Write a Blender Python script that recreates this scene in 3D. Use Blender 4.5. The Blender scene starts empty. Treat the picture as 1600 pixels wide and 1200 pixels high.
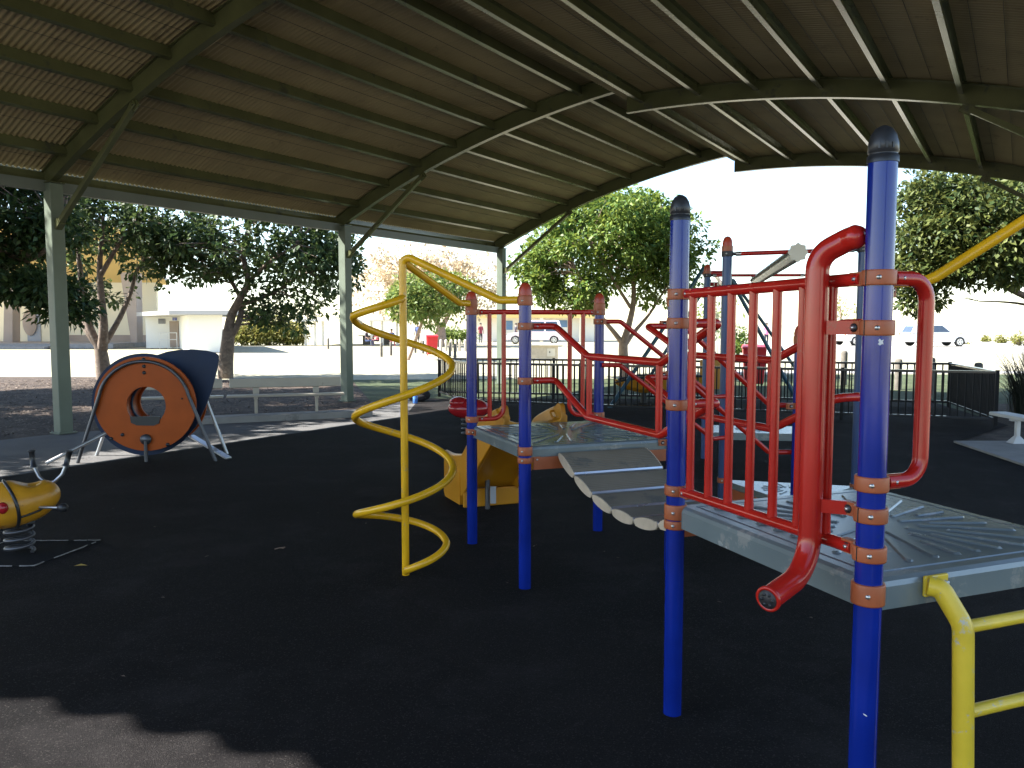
import bpy, math, random
import numpy as np
from mathutils import Vector, Matrix, Quaternion
R = math.radians
sc = bpy.context.scene
COL = sc.collection
rnd = random.Random(7)

# ------------------------------------------------------------------ camera
PITCH = math.atan(93/1231.0)
CAMH = 1.6
cam_d = bpy.data.cameras.new('camera')
cam = bpy.data.objects.new('camera', cam_d); COL.objects.link(cam)
cam_d.sensor_width = 36; cam_d.lens = 36*1231/1600.0
cam_d.clip_start = 0.05; cam_d.clip_end = 4000
cam.location = (0, 0, CAMH); cam.rotation_euler = (R(90)-PITCH, 0, 0)
sc.camera = cam

# ------------------------------------------------------------------ light
SUN_DIR = Vector((1.031, 0.048, -1.0)).normalized()
elev = math.asin(-SUN_DIR.z); rot = math.atan2(-SUN_DIR.x, -SUN_DIR.y)
w = bpy.data.worlds.new('World'); sc.world = w; w.use_nodes = True
nt = w.node_tree; nt.nodes.clear()
sky = nt.nodes.new('ShaderNodeTexSky'); sky.sky_type = 'NISHITA'; sky.sun_disc = False
sky.sun_elevation = elev; sky.sun_rotation = rot % (2*math.pi)
sky.air_density = 1.0; sky.dust_density = 0.4; sky.ozone_density = 1.0
bg = nt.nodes.new('ShaderNodeBackground'); bg.inputs[1].default_value = 0.08
out = nt.nodes.new('ShaderNodeOutputWorld')
nt.links.new(sky.outputs[0], bg.inputs[0]); nt.links.new(bg.outputs[0], out.inputs[0])
sd = bpy.data.lights.new('sun', 'SUN'); sd.energy = 4.6; sd.angle = R(0.53); sd.color = (1, .95, .87)
so = bpy.data.objects.new('sun', sd); COL.objects.link(so)
so.rotation_mode = 'QUATERNION'; so.rotation_quaternion = SUN_DIR.to_track_quat('-Z', 'Y')
so.location = (-20, 5, 30)
sc.view_settings.view_transform = 'Standard'
try: sc.view_settings.look = 'None'
except Exception: pass
sc.view_settings.gamma = 1; sc.view_settings.use_curve_mapping = False
sc.view_settings.exposure = 2.45

# ------------------------------------------------------------------ helpers
_F = 1231.0
def at(u, v, Y):
    """point of the place on the sight line of photo pixel (u, v) at distance Y; used for measuring positions"""
    c, s = math.cos(PITCH), math.sin(PITCH)
    a, b = (u-800)/_F, (600-v)/_F
    d = Vector((a, c+b*s, -s+b*c))
    return Vector((0, 0, CAMH)) + d*(Y/d.y)
def gnd(u, v, z=0.0):
    c, s = math.cos(PITCH), math.sin(PITCH)
    a, b = (u-800)/_F, (600-v)/_F
    d = Vector((a, c+b*s, -s+b*c))
    return Vector((0, 0, CAMH)) + d*((z-CAMH)/d.z)

class MB:
    def __init__(s): s.v = []; s.f = []; s.m = []; s.s = []
    def add(s, vs, fs, m=0, smooth=False):
        o = len(s.v); s.v += [tuple(x) for x in vs]
        for f in fs: s.f.append([i+o for i in f]); s.m.append(m); s.s.append(smooth)
        return s
    def box(s, c, size, rot=None, m=0):
        hx, hy, hz = size[0]/2, size[1]/2, size[2]/2
        vs = [Vector((x, y, z)) for x in (-hx, hx) for y in (-hy, hy) for z in (-hz, hz)]
        if rot is not None: vs = [rot @ q for q in vs]
        c = Vector(c); vs = [q+c for q in vs]
        return s.add(vs, [(0,1,3,2),(4,6,7,5),(0,4,5,1),(2,3,7,6),(0,2,6,4),(1,5,7,3)], m)
    def beam(s, a, b, w, h, m=0, up=(0,0,1)):
        a, b = Vector(a), Vector(b); d = (b-a); L = d.length; d.normalize()
        up = Vector(up); sx = d.cross(up)
        if sx.length < 1e-4: sx = d.cross(Vector((1,0,0)))
        sx.normalize(); sz = sx.cross(d)
        return s.box((a+b)/2, (w, L, h), Matrix((sx, d, sz)).transposed(), m)
    def tube(s, pts, r, n=12, m=0, caps=True, closed=False):
        pts = [Vector(q) for q in pts]; N = len(pts)
        rr = r if isinstance(r, (list, tuple)) else [r]*N
        T = []
        for i in range(N):
            if closed: t = pts[(i+1) % N]-pts[i-1]
            else: t = pts[min(i+1, N-1)]-pts[max(i-1, 0)]
            T.append(t.normalized())
        ref = Vector((0,0,1)) if abs(T[0].z) < .9 else Vector((1,0,0))
        nx = T[0].cross(ref).normalized()
        rings = []
        for i in range(N):
            if i:
                q = T[i-1].rotation_difference(T[i]); nx = q @ nx
            ny = T[i].cross(nx).normalized(); nx = ny.cross(T[i]).normalized()
            rings.append([pts[i]+(nx*math.cos(2*math.pi*k/n)+ny*math.sin(2*math.pi*k/n))*rr[i] for k in range(n)])
        vs = [q for ring in rings for q in ring]; fs = []
        for i in range(N if closed else N-1):
            j = (i+1) % N
            for k in range(n):
                fs.append((i*n+k, i*n+(k+1) % n, j*n+(k+1) % n, j*n+k))
        s.add(vs, fs, m, True)
        if caps and not closed:
            s.add(rings[0], [tuple(range(n))[::-1]], m); s.add(rings[-1], [tuple(range(n))], m)
        return s
    def lathe(s, prof, c=(0,0,0), n=20, m=0, rot=None, smooth=True):
        c = Vector(c); vs = []; fs = []
        for r, z in prof:
            for k in range(n):
                q = Vector((r*math.cos(2*math.pi*k/n), r*math.sin(2*math.pi*k/n), z))
                if rot is not None: q = rot @ q
                vs.append(q+c)
        for i in range(len(prof)-1):
            for k in range(n):
                fs.append((i*n+k, i*n+(k+1) % n, (i+1)*n+(k+1) % n, (i+1)*n+k))
        s.add(vs, fs, m, smooth)
        for i, fl in ((0, True), (len(prof)-1, False)):
            if prof[i][0] > 1e-4:
                ring = vs[i*n:(i+1)*n]; s.add(ring, [tuple(range(n))[::-1] if fl else tuple(range(n))], m)
        return s
    def prism(s, poly, vec, m=0, mside=None, smooth=False):
        """closed polygon (3D points) extruded along vec"""
        poly = [Vector(q) for q in poly]; n = len(poly); vec = Vector(vec)
        top = [q+vec for q in poly]
        s.add(poly, [tuple(range(n))[::-1]], m); s.add(top, [tuple(range(n))], m)
        s.add(poly+top, [(k, (k+1) % n, n+(k+1) % n, n+k) for k in range(n)], m if mside is None else mside, smooth)
        return s
    def ell(s, c, r, n=16, k=10, m=0, rot=None, f=None):
        vs = []; fs = []; c = Vector(c)
        for i in range(k+1):
            th = math.pi*i/k
            for j in range(n):
                ph = 2*math.pi*j/n
                q = Vector((math.sin(th)*math.cos(ph), math.sin(th)*math.sin(ph), math.cos(th)))
                if f: q = f(q)
                q = Vector((q.x*r[0], q.y*r[1], q.z*r[2]))
                if rot is not None: q = rot @ q
                vs.append(q+c)
        for i in range(k):
            for j in range(n):
                fs.append((i*n+j, (i+1)*n+j, (i+1)*n+(j+1) % n, i*n+(j+1) % n))
        return s.add(vs, fs, m, True)
    def mesh(s, name, mats):
        me = bpy.data.meshes.new(name)
        me.from_pydata(s.v, [], s.f)
        for mt in (mats if isinstance(mats, (list, tuple)) else [mats]): me.materials.append(mt)
        me.polygons.foreach_set('material_index', s.m); me.polygons.foreach_set('use_smooth', s.s)
        me.update(); return me
    def build(s, name, mats, parent=None, bevel=0, loc=None):
        o = bpy.data.objects.new(name, s.mesh(name, mats)); COL.objects.link(o)
        if parent is not None: o.parent = parent
        if loc is not None: o.location = loc
        if bevel:
            b = o.modifiers.new('bevel', 'BEVEL'); b.width = bevel; b.segments = 2; b.limit_method = 'ANGLE'; b.angle_limit = R(40)
        return o

def thing(name, label, cat, loc=(0,0,0), group=None, rotz=0):
    o = bpy.data.objects.new(name, None); COL.objects.link(o)
    o.location = loc; o.rotation_euler = (0, 0, rotz); o.empty_display_size = .2
    o['label'] = label; o['category'] = cat
    if group: o['group'] = group
    return o
def tag(o, label, cat, group=None):
    o['label'] = label; o['category'] = cat
    if group: o['group'] = group
    return o
def inst(name, me, parent=None, loc=(0,0,0), rotz=0, quat=None, scale=None):
    o = bpy.data.objects.new(name, me); COL.objects.link(o)
    if parent is not None: o.parent = parent
    o.location = loc
    if quat is not None: o.rotation_mode = 'QUATERNION'; o.rotation_quaternion = quat
    else: o.rotation_euler = (0, 0, rotz)
    if scale is not None: o.scale = scale
    return o
def kids(o): return [c for c in o.children]
def copy_tree(o, parent=None):
    c = o.copy(); COL.objects.link(c)
    if parent is not None: c.parent = parent
    for ch in o.children: copy_tree(ch, c)
    return c
def fillet(pts, rad, n=6):
    pts = [Vector(q) for q in pts]; outp = [pts[0]]
    rads = rad if isinstance(rad, (list, tuple)) else [rad]*(len(pts)-2)
    for i in range(1, len(pts)-1):
        a, b, c = pts[i-1], pts[i], pts[i+1]
        d1 = (a-b); d2 = (c-b); l1, l2 = d1.length, d2.length; d1.normalize(); d2.normalize()
        ang = math.acos(max(-1, min(1, d1.dot(d2))))
        if ang > 3.1: outp.append(b); continue
        t = min(rads[i-1]/math.tan(ang/2), l1*.49, l2*.49); r_ = t*math.tan(ang/2)
        p1, p2 = b+d1*t, b+d2*t
        bis = (d1+d2).normalized(); cen = b+bis*(r_/math.sin(ang/2))
        v1, v2 = p1-cen, p2-cen; tot = v1.angle(v2); ax = v1.cross(v2).normalized()
        for k in range(n+1): outp.append(cen+Quaternion(ax, tot*k/n) @ v1)
    outp.append(pts[-1]); return outp

# ------------------------------------------------------------------ materials
def mat(name, col, rough=.5, metal=0, var=.12, scale=6, bump=0, bscale=40, spec=.5, col2=None, wear=None, wscale=9, wamt=.62, coat=0):
    m = bpy.data.materials.new(name); m.use_nodes = True
    t = m.node_tree; N = t.nodes; L = t.links; b = N['Principled BSDF']
    tc = N.new('ShaderNodeTexCoord')
    nz = N.new('ShaderNodeTexNoise'); nz.inputs['Scale'].default_value = scale; nz.inputs['Detail'].default_value = 6
    L.new(tc.outputs['Object'], nz.inputs['Vector'])
    rp = N.new('ShaderNodeValToRGB'); e = rp.color_ramp.elements
    c2 = col2 if col2 else tuple(min(1, c*(1+var)) for c in col)
    c1 = tuple(c*(1-var) for c in col)
    e[0].position = .3; e[0].color = (*c1, 1); e[1].position = .7; e[1].color = (*c2, 1)
    L.new(nz.outputs[0], rp.inputs[0])
    src = rp.outputs[0]
    if wear:
        n2 = N.new('ShaderNodeTexNoise'); n2.inputs['Scale'].default_value = wscale; n2.inputs['Detail'].default_value = 9; n2.inputs['Roughness'].default_value = .7
        L.new(tc.outputs['Object'], n2.inputs['Vector'])
        r2 = N.new('ShaderNodeValToRGB'); r2.color_ramp.elements[0].position = wamt; r2.color_ramp.elements[1].position = wamt+.06
        L.new(n2.outputs[0], r2.inputs[0])
        mx = N.new('ShaderNodeMix'); mx.data_type = 'RGBA'; mx.inputs[7].default_value = (*wear, 1)
        L.new(r2.outputs[0], mx.inputs[0]); L.new(src, mx.inputs[6]); src = mx.outputs[2]
    L.new(src, b.inputs['Base Color'])
    b.inputs['Metallic'].default_value = metal; b.inputs['Specular IOR Level'].default_value = spec
    rr = N.new('ShaderNodeMapRange'); rr.inputs[3].default_value = max(.02, rough*.8); rr.inputs[4].default_value = min(1, rough*1.25)
    L.new(nz.outputs[0], rr.inputs[0]); L.new(rr.outputs[0], b.inputs['Roughness'])
    if coat: b.inputs['Coat Weight'].default_value = coat; b.inputs['Coat Roughness'].default_value = .15
    if bump:
        n3 = N.new('ShaderNodeTexNoise'); n3.inputs['Scale'].default_value = bscale; n3.inputs['Detail'].default_value = 4
        L.new(tc.outputs['Object'], n3.inputs['Vector'])
        bp = N.new('ShaderNodeBump'); bp.inputs['Strength'].default_value = bump; bp.inputs['Distance'].default_value = .01
        L.new(n3.outputs[0], bp.inputs['Height']); L.new(bp.outputs[0], b.inputs['Normal'])
    return m
def ground_mat(name, cols, scales, bump, bscale, rough=.9, speck=None, speck_scale=300, spec=.3, dust=None):
    """layered noise ground: cols = [dark, mid, light]"""
    m = bpy.data.materials.new(name); m.use_nodes = True
    t = m.node_tree; N = t.nodes; L = t.links; b = N['Principled BSDF']
    tc = N.new('ShaderNodeTexCoord')
    def noise(s, d=6, r=.6):
        n = N.new('ShaderNodeTexNoise'); n.inputs['Scale'].default_value = s; n.inputs['Detail'].default_value = d; n.inputs['Roughness'].default_value = r
        L.new(tc.outputs['Object'], n.inputs['Vector']); return n
    big = noise(scales[0]); fine = noise(scales[1], 3)
    ad = N.new('ShaderNodeMath'); ad.operation = 'MULTIPLY_ADD'; ad.inputs[1].default_value = .5
    L.new(big.outputs[0], ad.inputs[0])
    ml = N.new('ShaderNodeMath'); ml.operation = 'MULTIPLY'; ml.inputs[1].default_value = .5
    L.new(fine.outputs[0], ml.inputs[0]); L.new(ml.outputs[0], ad.inputs[2])
    rp = N.new('ShaderNodeValToRGB'); e = rp.color_ramp.elements
    e[0].position = .38; e[0].color = (*cols[0], 1); e[1].position = .62; e[1].color = (*cols[2], 1)
    q = rp.color_ramp.elements.new(.5); q.color = (*cols[1], 1)
    L.new(ad.outputs[0], rp.inputs[0]); src = rp.outputs[0]
    if speck:
        vo = N.new('ShaderNodeTexVoronoi'); vo.inputs['Scale'].default_value = speck_scale
        L.new(tc.outputs['Object'], vo.inputs['Vector'])
        sp = N.new('ShaderNodeSeparateColor'); L.new(vo.outputs['Color'], sp.inputs[0])
        gt = N.new('ShaderNodeMath'); gt.operation = 'GREATER_THAN'; gt.inputs[1].default_value = .93
        L.new(sp.outputs[0], gt.inputs[0])
        mx = N.new('ShaderNodeMix'); mx.data_type = 'RGBA'; mx.inputs[7].default_value = (*speck, 1)
        L.new(gt.outputs[0], mx.inputs[0]); L.new(src, mx.inputs[6]); src = mx.outputs[2]
    if dust:
        dn = noise(1.1, 8, .72); dr = N.new('ShaderNodeValToRGB'); dr.color_ramp.elements[0].position = .50; dr.color_ramp.elements[1].position = .78
        L.new(dn.outputs[0], dr.inputs[0]); dm = N.new('ShaderNodeMath'); dm.operation = 'MULTIPLY'; L.new(dr.outputs[0], dm.inputs[0]); L.new(fine.outputs[0], dm.inputs[1])
        mx = N.new('ShaderNodeMix'); mx.data_type = 'RGBA'; mx.inputs[7].default_value = (*dust, 1)
        L.new(dm.outputs[0], mx.inputs[0]); L.new(src, mx.inputs[6]); src = mx.outputs[2]
    L.new(src, b.inputs['Base Color']); b.inputs['Roughness'].default_value = rough; b.inputs['Specular IOR Level'].default_value = spec
    bn = noise(bscale, 3)
    bp = N.new('ShaderNodeBump'); bp.inputs['Strength'].default_value = bump; bp.inputs['Distance'].default_value = .02
    L.new(bn.outputs[0], bp.inputs['Height']); L.new(bp.outputs[0], b.inputs['Normal'])
    return m
def leaf_mat(name, c1, c2, trans=.35):
    m = bpy.data.materials.new(name); m.use_nodes = True
    t = m.node_tree; N = t.nodes; L = t.links; N.remove(N['Principled BSDF']); o = N['Material Output']
    g = N.new('ShaderNodeNewGeometry')
    mx = N.new('ShaderNodeMix'); mx.data_type = 'RGBA'; mx.inputs[6].default_value = (*c1, 1); mx.inputs[7].default_value = (*c2, 1)
    L.new(g.outputs['Random Per Island'], mx.inputs[0])
    p = N.new('ShaderNodeBsdfPrincipled'); p.inputs['Roughness'].default_value = .5; p.inputs['Specular IOR Level'].default_value = .25
    L.new(mx.outputs[2], p.inputs['Base Color'])
    tr = N.new('ShaderNodeBsdfTranslucent')
    hs = N.new('ShaderNodeHueSaturation'); hs.inputs['Value'].default_value = 1.5; hs.inputs['Hue'].default_value = .475
    L.new(mx.outputs[2], hs.inputs['Color']); L.new(hs.outputs[0], tr.inputs[0])
    ms = N.new('ShaderNodeMixShader'); ms.inputs[0].default_value = trans
    L.new(p.outputs[0], ms.inputs[1]); L.new(tr.outputs[0], ms.inputs[2]); L.new(ms.outputs[0], o.inputs[0])
    return m

M = {}
M['blue'] = mat('blue_paint', (.005,.020,.21), .15, var=.15, scale=5, wear=(.012,.030,.18), wscale=14, wamt=.63, bump=.008, bscale=60)
M['red'] = mat('red_paint', (.43,.016,.010), .17, var=.14, scale=6, wear=(.32,.05,.03), wscale=12, wamt=.62, bump=.008, bscale=70)
M['orange'] = mat('orange_clamp', (.34,.085,.028), .42, var=.15, scale=9, wear=(.30,.06,.03), wscale=16, wamt=.6)
M['cap_red'] = mat('cap_red', (.38,.045,.018), .35, var=.12)
M['yellow'] = mat('yellow_paint', (.70,.375,.010), .24, var=.12, scale=5, wear=(.50,.33,.10), wscale=18, wamt=.60, bump=.05, bscale=60)
M['yellow_worn'] = mat('yellow_worn', (.66,.46,.03), .36, var=.12, scale=7, wear=(.42,.40,.33), wscale=16, wamt=.58, bump=.08, bscale=50)
M['slide'] = mat('slide_plastic', (.50,.21,.010), .33, var=.10, scale=4, wear=(.45,.20,.03), wscale=8, wamt=.64)
M['black'] = mat('black_plastic', (.018,.019,.022), .38, var=.2)
M['deck'] = mat('deck_plastic', (.135,.165,.17), .25, var=.12, scale=3, spec=1.0, wear=(.23,.235,.225), wscale=6, wamt=.57, bump=.012, bscale=90)
M['bolt'] = mat('bolt_steel', (.55,.53,.50), .35, metal=.9, var=.1)
M['steel'] = mat('steel_tube', (.42,.42,.43), .35, metal=.85, var=.15, scale=10)
M['steel_dark'] = mat('steel_dark', (.10,.10,.11), .4, metal=.7, var=.15)
M['plank'] = mat('plank_rubber', (.16,.135,.10), .55, var=.12, scale=5, wear=(.10,.095,.08), wscale=3, wamt=.55)
M['plank_end'] = mat('plank_end', (.47,.38,.28), .55, var=.12, scale=12, wear=(.2,.17,.14), wscale=20, wamt=.64)
M['alu'] = mat('aluminium', (.68,.70,.74), .28, metal=.9, var=.06)
M['green_steel'] = mat('green_steel', (.095,.102,.048), .22, var=.16, scale=2, wear=(.06,.065,.045), wscale=3, wamt=.58)
M['post_green'] = mat('post_green', (.125,.155,.120), .45, var=.12, scale=3, wear=(.18,.20,.165), wscale=4, wamt=.66)
M['eave'] = mat('eave_steel', (.13,.15,.135), .45, var=.12, scale=2)
M['sheet'] = mat('roof_sheet', (.34,.275,.155), .55, var=.14, scale=1.2, wear=(.25,.20,.115), wscale=2.5, wamt=.6)
M['wire'] = mat('mesh_wire', (.03,.03,.028), .6)
M['fence'] = mat('black_railing', (.008,.008,.009), .6, var=.2, spec=.2)
M['fence_top'] = mat('rail_top', (.030,.031,.034), .13, var=.15, spec=.9)
M['teal'] = mat('teal_paint', (.020,.075,.12), .35, var=.15)
M['tealpost'] = mat('dark_blue_paint', (.018,.055,.16), .33, var=.15)
M['tan'] = mat('tan_panel', (.62,.56,.45), .5, var=.06)
M['bench'] = mat('bench_aluminium', (.40,.36,.30), .42, metal=.25, var=.08, scale=3, wear=(.30,.27,.22), wscale=6, wamt=.63)
M['bench_white'] = mat('bench_pale', (.60,.60,.60), .4, var=.06)
M['concrete'] = mat('concrete', (.26,.25,.24), .85, var=.15, scale=4, wear=(.18,.175,.17), wscale=2, wamt=.58, bump=.3, bscale=90)
M['orange_panel'] = mat('orange_panel', (.36,.068,.006), .42, var=.10, scale=5, spec=.22, wear=(.30,.06,.012), wscale=10, wamt=.64)
M['navy_panel'] = mat('navy_panel', (.014,.027,.065), .5, spec=.25, var=.14, scale=3)
M['honey'] = mat('honey_plastic', (.55,.25,.018), .30, var=.16, scale=7, wear=(.35,.14,.02), wscale=9, wamt=.6)
M['redgloss'] = mat('red_gloss', (.35,.015,.02), .18, var=.1)
M['redbin'] = mat('red_bin', (.60,.02,.03), .4, var=.08)
M['bark'] = mat('bark', (.14,.105,.08), .9, var=.4, scale=9, wear=(.24,.20,.16), wscale=5, wamt=.58, bump=.8, bscale=22)
M['bark_pale'] = mat('bark_pale', (.30,.21,.16), .9, var=.3, scale=7, bump=.6, bscale=20)
M['timber'] = mat('weathered_timber', (.11,.10,.085), .85, var=.3, scale=8, bump=.5, bscale=30)
M['timber_pale'] = mat('pale_timber', (.46,.40,.32), .8, var=.2, scale=8)
M['cream'] = mat('cream_render', (.74,.66,.48), .85, var=.05, scale=.5)
M['white'] = mat('white_render', (.72,.71,.66), .8, var=.04, scale=.5)
M['ochre'] = mat('ochre_soffit', (.74,.52,.20), .8, var=.10, scale=.3)
M['brown'] = mat('brown_pillar', (.34,.27,.22), .8, var=.12, scale=.8)
M['grey'] = mat('grey_door', (.30,.31,.33), .6, var=.1, scale=.8)
M['grey_roof'] = mat('grey_roof', (.33,.33,.33), .6, var=.08, scale=.5)
M['sign_blue'] = mat('sign_blue', (.03,.06,.35), .5)
M['glass'] = mat('window_glass', (.05,.07,.10), .08, var=.1)
M['glass_blue'] = mat('blue_glass', (.10,.20,.38), .1, var=.1)
M['carwhite'] = mat('white_car_paint', (.75,.75,.74), .25, var=.02, coat=.5)
M['carpink'] = mat('pink_car_paint', (.78,.66,.70), .25, var=.03, coat=.5)
M['tyre'] = mat('tyre', (.02,.02,.02), .8)
M['rim'] = mat('wheel_rim', (.6,.6,.6), .3, metal=.8)
M['lamp'] = mat('lamp_glass', (.6,.15,.1), .2)
M['mask'] = mat('dark_trim', (.03,.028,.03), .5)
M['skin'] = mat('skin', (.45,.28,.20), .6, var=.05)
M['hair'] = mat('hair', (.03,.02,.015), .7)
M['cloth_dark'] = mat('dark_cloth', (.04,.035,.05), .9)
M['cloth_blue'] = mat('blue_cloth', (.08,.12,.30), .9)
M['cloth_pink'] = mat('pink_cloth', (.75,.25,.42), .9)
M['cloth_maroon'] = mat('maroon_cloth', (.28,.05,.07), .9)
M['bag'] = mat('bag_cloth', (.02,.02,.024), .8, bump=.3, bscale=50)
M['bottle'] = mat('blue_bottle', (.08,.22,.65), .1)
M['brick'] = mat('cream_brick', (.50,.42,.31), .85, var=.1, scale=8)
M['pad'] = mat('rider_pad', (.011,.012,.014), .95, bump=.5, bscale=200, spec=.06)
M['seam'] = mat('pale_seam', (.22,.21,.20), .9, var=.4, scale=30)
M['leaf_a'] = leaf_mat('leaf_dark', (.017,.040,.015), (.062,.098,.028), .32)
M['leaf_b'] = leaf_mat('leaf_mid', (.036,.092,.018), (.175,.235,.042), .28)
M['leaf_c'] = leaf_mat('leaf_deep', (.022,.048,.016), (.115,.135,.034), .25)
M['leaf_y'] = leaf_mat('leaf_yellow', (.10,.13,.03), (.24,.22,.06), .35)
M['leaf_p'] = leaf_mat('leaf_autumn', (.34,.29,.19), (.50,.43,.28), .45)
M['leaf_g'] = leaf_mat('leaf_fresh', (.07,.13,.03), (.15,.19,.05), .4)
M['blade'] = leaf_mat('blade_dark', (.020,.030,.022), (.075,.07,.055), .15)
M['fallen'] = mat('fallen_leaf', (.42,.28,.06), .7)
M['litter'] = mat('litter', (.13,.10,.075), .9, var=.5, scale=3)
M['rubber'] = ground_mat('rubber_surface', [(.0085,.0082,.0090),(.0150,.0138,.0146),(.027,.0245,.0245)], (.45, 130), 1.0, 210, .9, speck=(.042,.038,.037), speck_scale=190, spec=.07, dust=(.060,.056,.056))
M['path'] = ground_mat('asphalt_path', [(.075,.075,.080),(.105,.104,.104),(.14,.137,.133)], (.8, 120), .6, 160, .85, spec=.3)
M['mulch'] = ground_mat('bark_mulch', [(.014,.009,.007),(.042,.028,.021),(.10,.075,.056)], (2.2, 26), 1.0, 30, .95)
M['lawn'] = ground_mat('dry_lawn', [(.24,.23,.16),(.30,.28,.20),(.36,.33,.24)], (.15, 14), .6, 40, .95)
M['verge'] = ground_mat('green_grass', [(.022,.034,.014),(.045,.062,.026),(.085,.095,.045)], (1.2, 28), 1.0, 50, .95)
M['carpark'] = ground_mat('gravel_carpark', [(.30,.29,.27),(.34,.33,.30),(.38,.36,.33)], (.2, 20), .3, 40, .9)
M['pale_path'] = ground_mat('concrete_path', [(.30,.30,.29),(.34,.34,.33),(.38,.37,.36)], (.5, 30), .2, 60, .9)

# ------------------------------------------------------------------ shelter frame of reference (a along the ridge, p across)
EZ0 = Vector((0, 0, 1))
AX = Vector((.543, .840, 0)).normalized(); PX = Vector((AX.y, -AX.x, 0))
def ap(a, p, z=0.0): return AX*a+PX*p+Vector((0, 0, z))

# ------------------------------------------------------------------ ground
def sheet(name, poly, z, m):
    mb = MB(); mb.add([(q[0], q[1], z) for q in poly], [tuple(range(len(poly)))])
    o = mb.build(name, m); o['kind'] = 'structure'; return o
V2 = lambda v: (v.x, v.y)
sheet('ground', [(-1500,-1500),(1500,-1500),(1500,2500),(-1500,2500)], -.020, M['lawn'])
sheet('grass', [(-4.9,23.0),(-4.45,21.8),(-3.1,16.2),(-1.9,12),(6,6),(40,6),(40,25.2),(10.5,25.6),(6.8,25.4),(2.8,23.4),(-1,23.4)], -.016, M['verge'])
sheet('mulch', [(-45,-20), V2(ap(-14,-11.9)), V2(ap(6.2,-11.9)), (-5.3,12.45), (-2.65,14.0), (-2.95,16.4), (-4.4,21.9), (-8,22.8), (-12,24.2), (-45,24.8)], -.012, M['mulch'])
sheet('mulch', [(6.05,10.64),(7.8,12.5),(8.0,13.2),(9.3,16.0),(24,16.5),(24,6),(9.5,6),(9.4,10.64)], -.012, M['mulch'])
sheet('path', [V2(ap(-14,-8.95)), V2(ap(10.4,-8.95)), (-2.0,17.0), (-2.95,16.4), (-2.65,14.0), (-5.3,12.45), V2(ap(6.2,-11.9)), V2(ap(-14,-11.9))], -.008, M['path'])
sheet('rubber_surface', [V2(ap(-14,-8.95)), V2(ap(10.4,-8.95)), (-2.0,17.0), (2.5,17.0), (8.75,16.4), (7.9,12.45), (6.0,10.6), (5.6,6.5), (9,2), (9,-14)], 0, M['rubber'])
sheet('carpark', [(14,44),(120,40),(120,75),(18,75)], -.014, M['carpark'])
sheet('pale_path', [(6.4,26.2),(40,25.6),(40,27.0),(6.9,27.4)], -.010, M['pale_path'])
# concrete slab under the right bench
mb = MB(); mb.prism([(6.0,10.62,-.05),(5.80,8.9,-.05),(5.55,6.6,-.05),(9.4,6.6,-.05),(9.4,10.62,-.05)], (0,0,.075))
o = mb.build('concrete_pad', M['concrete'], bevel=.008); o['kind'] = 'structure'

# ------------------------------------------------------------------ shelter
PL, PR, PM = -12.10, 1.62, -5.62
def zL(p): return math.sqrt(19.564**2-(p+3.564)**2)-14.068
def zR(p): return math.sqrt(18.80**2-(p+5.332)**2)-13.792
BAYS = [.27, 6.12, 11.97, 17.82]
sh = thing('picnic_shelter', 'large open green steel shelter with curved corrugated roof over the playground', 'shelter', ap(9, -5.6))
inv = Matrix.Translation(-sh.location)
def sbuild(mb, name, m, parent=sh, bevel=0):
    o = mb.build(name, m, parent, bevel)
    if parent is sh: o.location = -Vector(sh.location)
    return o
def arc_beam(mb, a, p0, p1, zf, z0, z1, wd, n=26):
    pr = [p0+(p1-p0)*i/n for i in range(n+1)]
    vs = []
    for p in pr:
        zz = zf(p)
        for da, dz in ((-wd/2, z0), (wd/2, z0), (wd/2, z1), (-wd/2, z1)):
            vs.append(ap(a+da, p, zz+dz))
    fs = []
    for i in range(n):
        for k in range(4):
            fs.append((i*4+k, i*4+(k+1) % 4, (i+1)*4+(k+1) % 4, (i+1)*4+k))
    fs += [(3,2,1,0), (n*4, n*4+1, n*4+2, n*4+3)]
    mb.add(vs, fs)
for i, a in enumerate(BAYS):
    for zf, p0, p1 in ((zL, PL+.02, PM-.06), (zR, PM+.10, PR-.02)):
        mb = MB()
        arc_beam(mb, a, p0, p1, zf, .014, .262, .022)
        arc_beam(mb, a, p0, p1, zf, 0, .014, .10)
        arc_beam(mb, a, p0, p1, zf, .262, .276, .10)
        sbuild(mb, 'rafter', M['green_steel'])
pl = [-11.86,-11.46+.0,-10.61,-9.78,-8.92,-8.07,-7.20,-6.32,-5.72]
pr_ = [-5.42,-5.27+.93-.93,-4.36,-3.48,-2.59,-1.71,-.85,.02,.87,1.42]
pl = [-12.0,-11.36,-10.55,-9.74,-8.90,-8.05,-7.19,-6.32]; pr_ = [-5.28,-4.36,-3.48,-2.59,-1.72,-.86,0,.86,1.5]
for zf, lst in ((zL, pl), (zR, pr_)):
    for p in lst:
        sl = (zf(p+.01)-zf(p-.01))/.02
        nrm = (PX*(-sl)+Vector((0,0,1))).normalized(); tan = (PX+Vector((0,0,sl))).normalized()
        for k in range(3):
            a0 = BAYS[k]+.0115; a1 = BAYS[k+1]-.0115
            mb = MB(); c0 = ap(a0, p, zf(p)); c1 = ap(a1, p, zf(p)); fo = tan*(-.030 if zf is zL else .030)
            mb.beam(c0+nrm*.205, c1+nrm*.205, .006, .146, up=nrm)                     # web of the C section
            mb.beam(c0+nrm*.129+fo, c1+nrm*.129+fo, .066, .006, up=nrm)    # flanges
            mb.beam(c0+nrm*.279+fo, c1+nrm*.279+fo, .066, .006, up=nrm)
            mb.beam(c0+nrm*.140+fo*2.1, c1+nrm*.140+fo*2.1, .004, .018, up=nrm)
            sbuild(mb, 'purlin', M['green_steel'])
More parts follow.
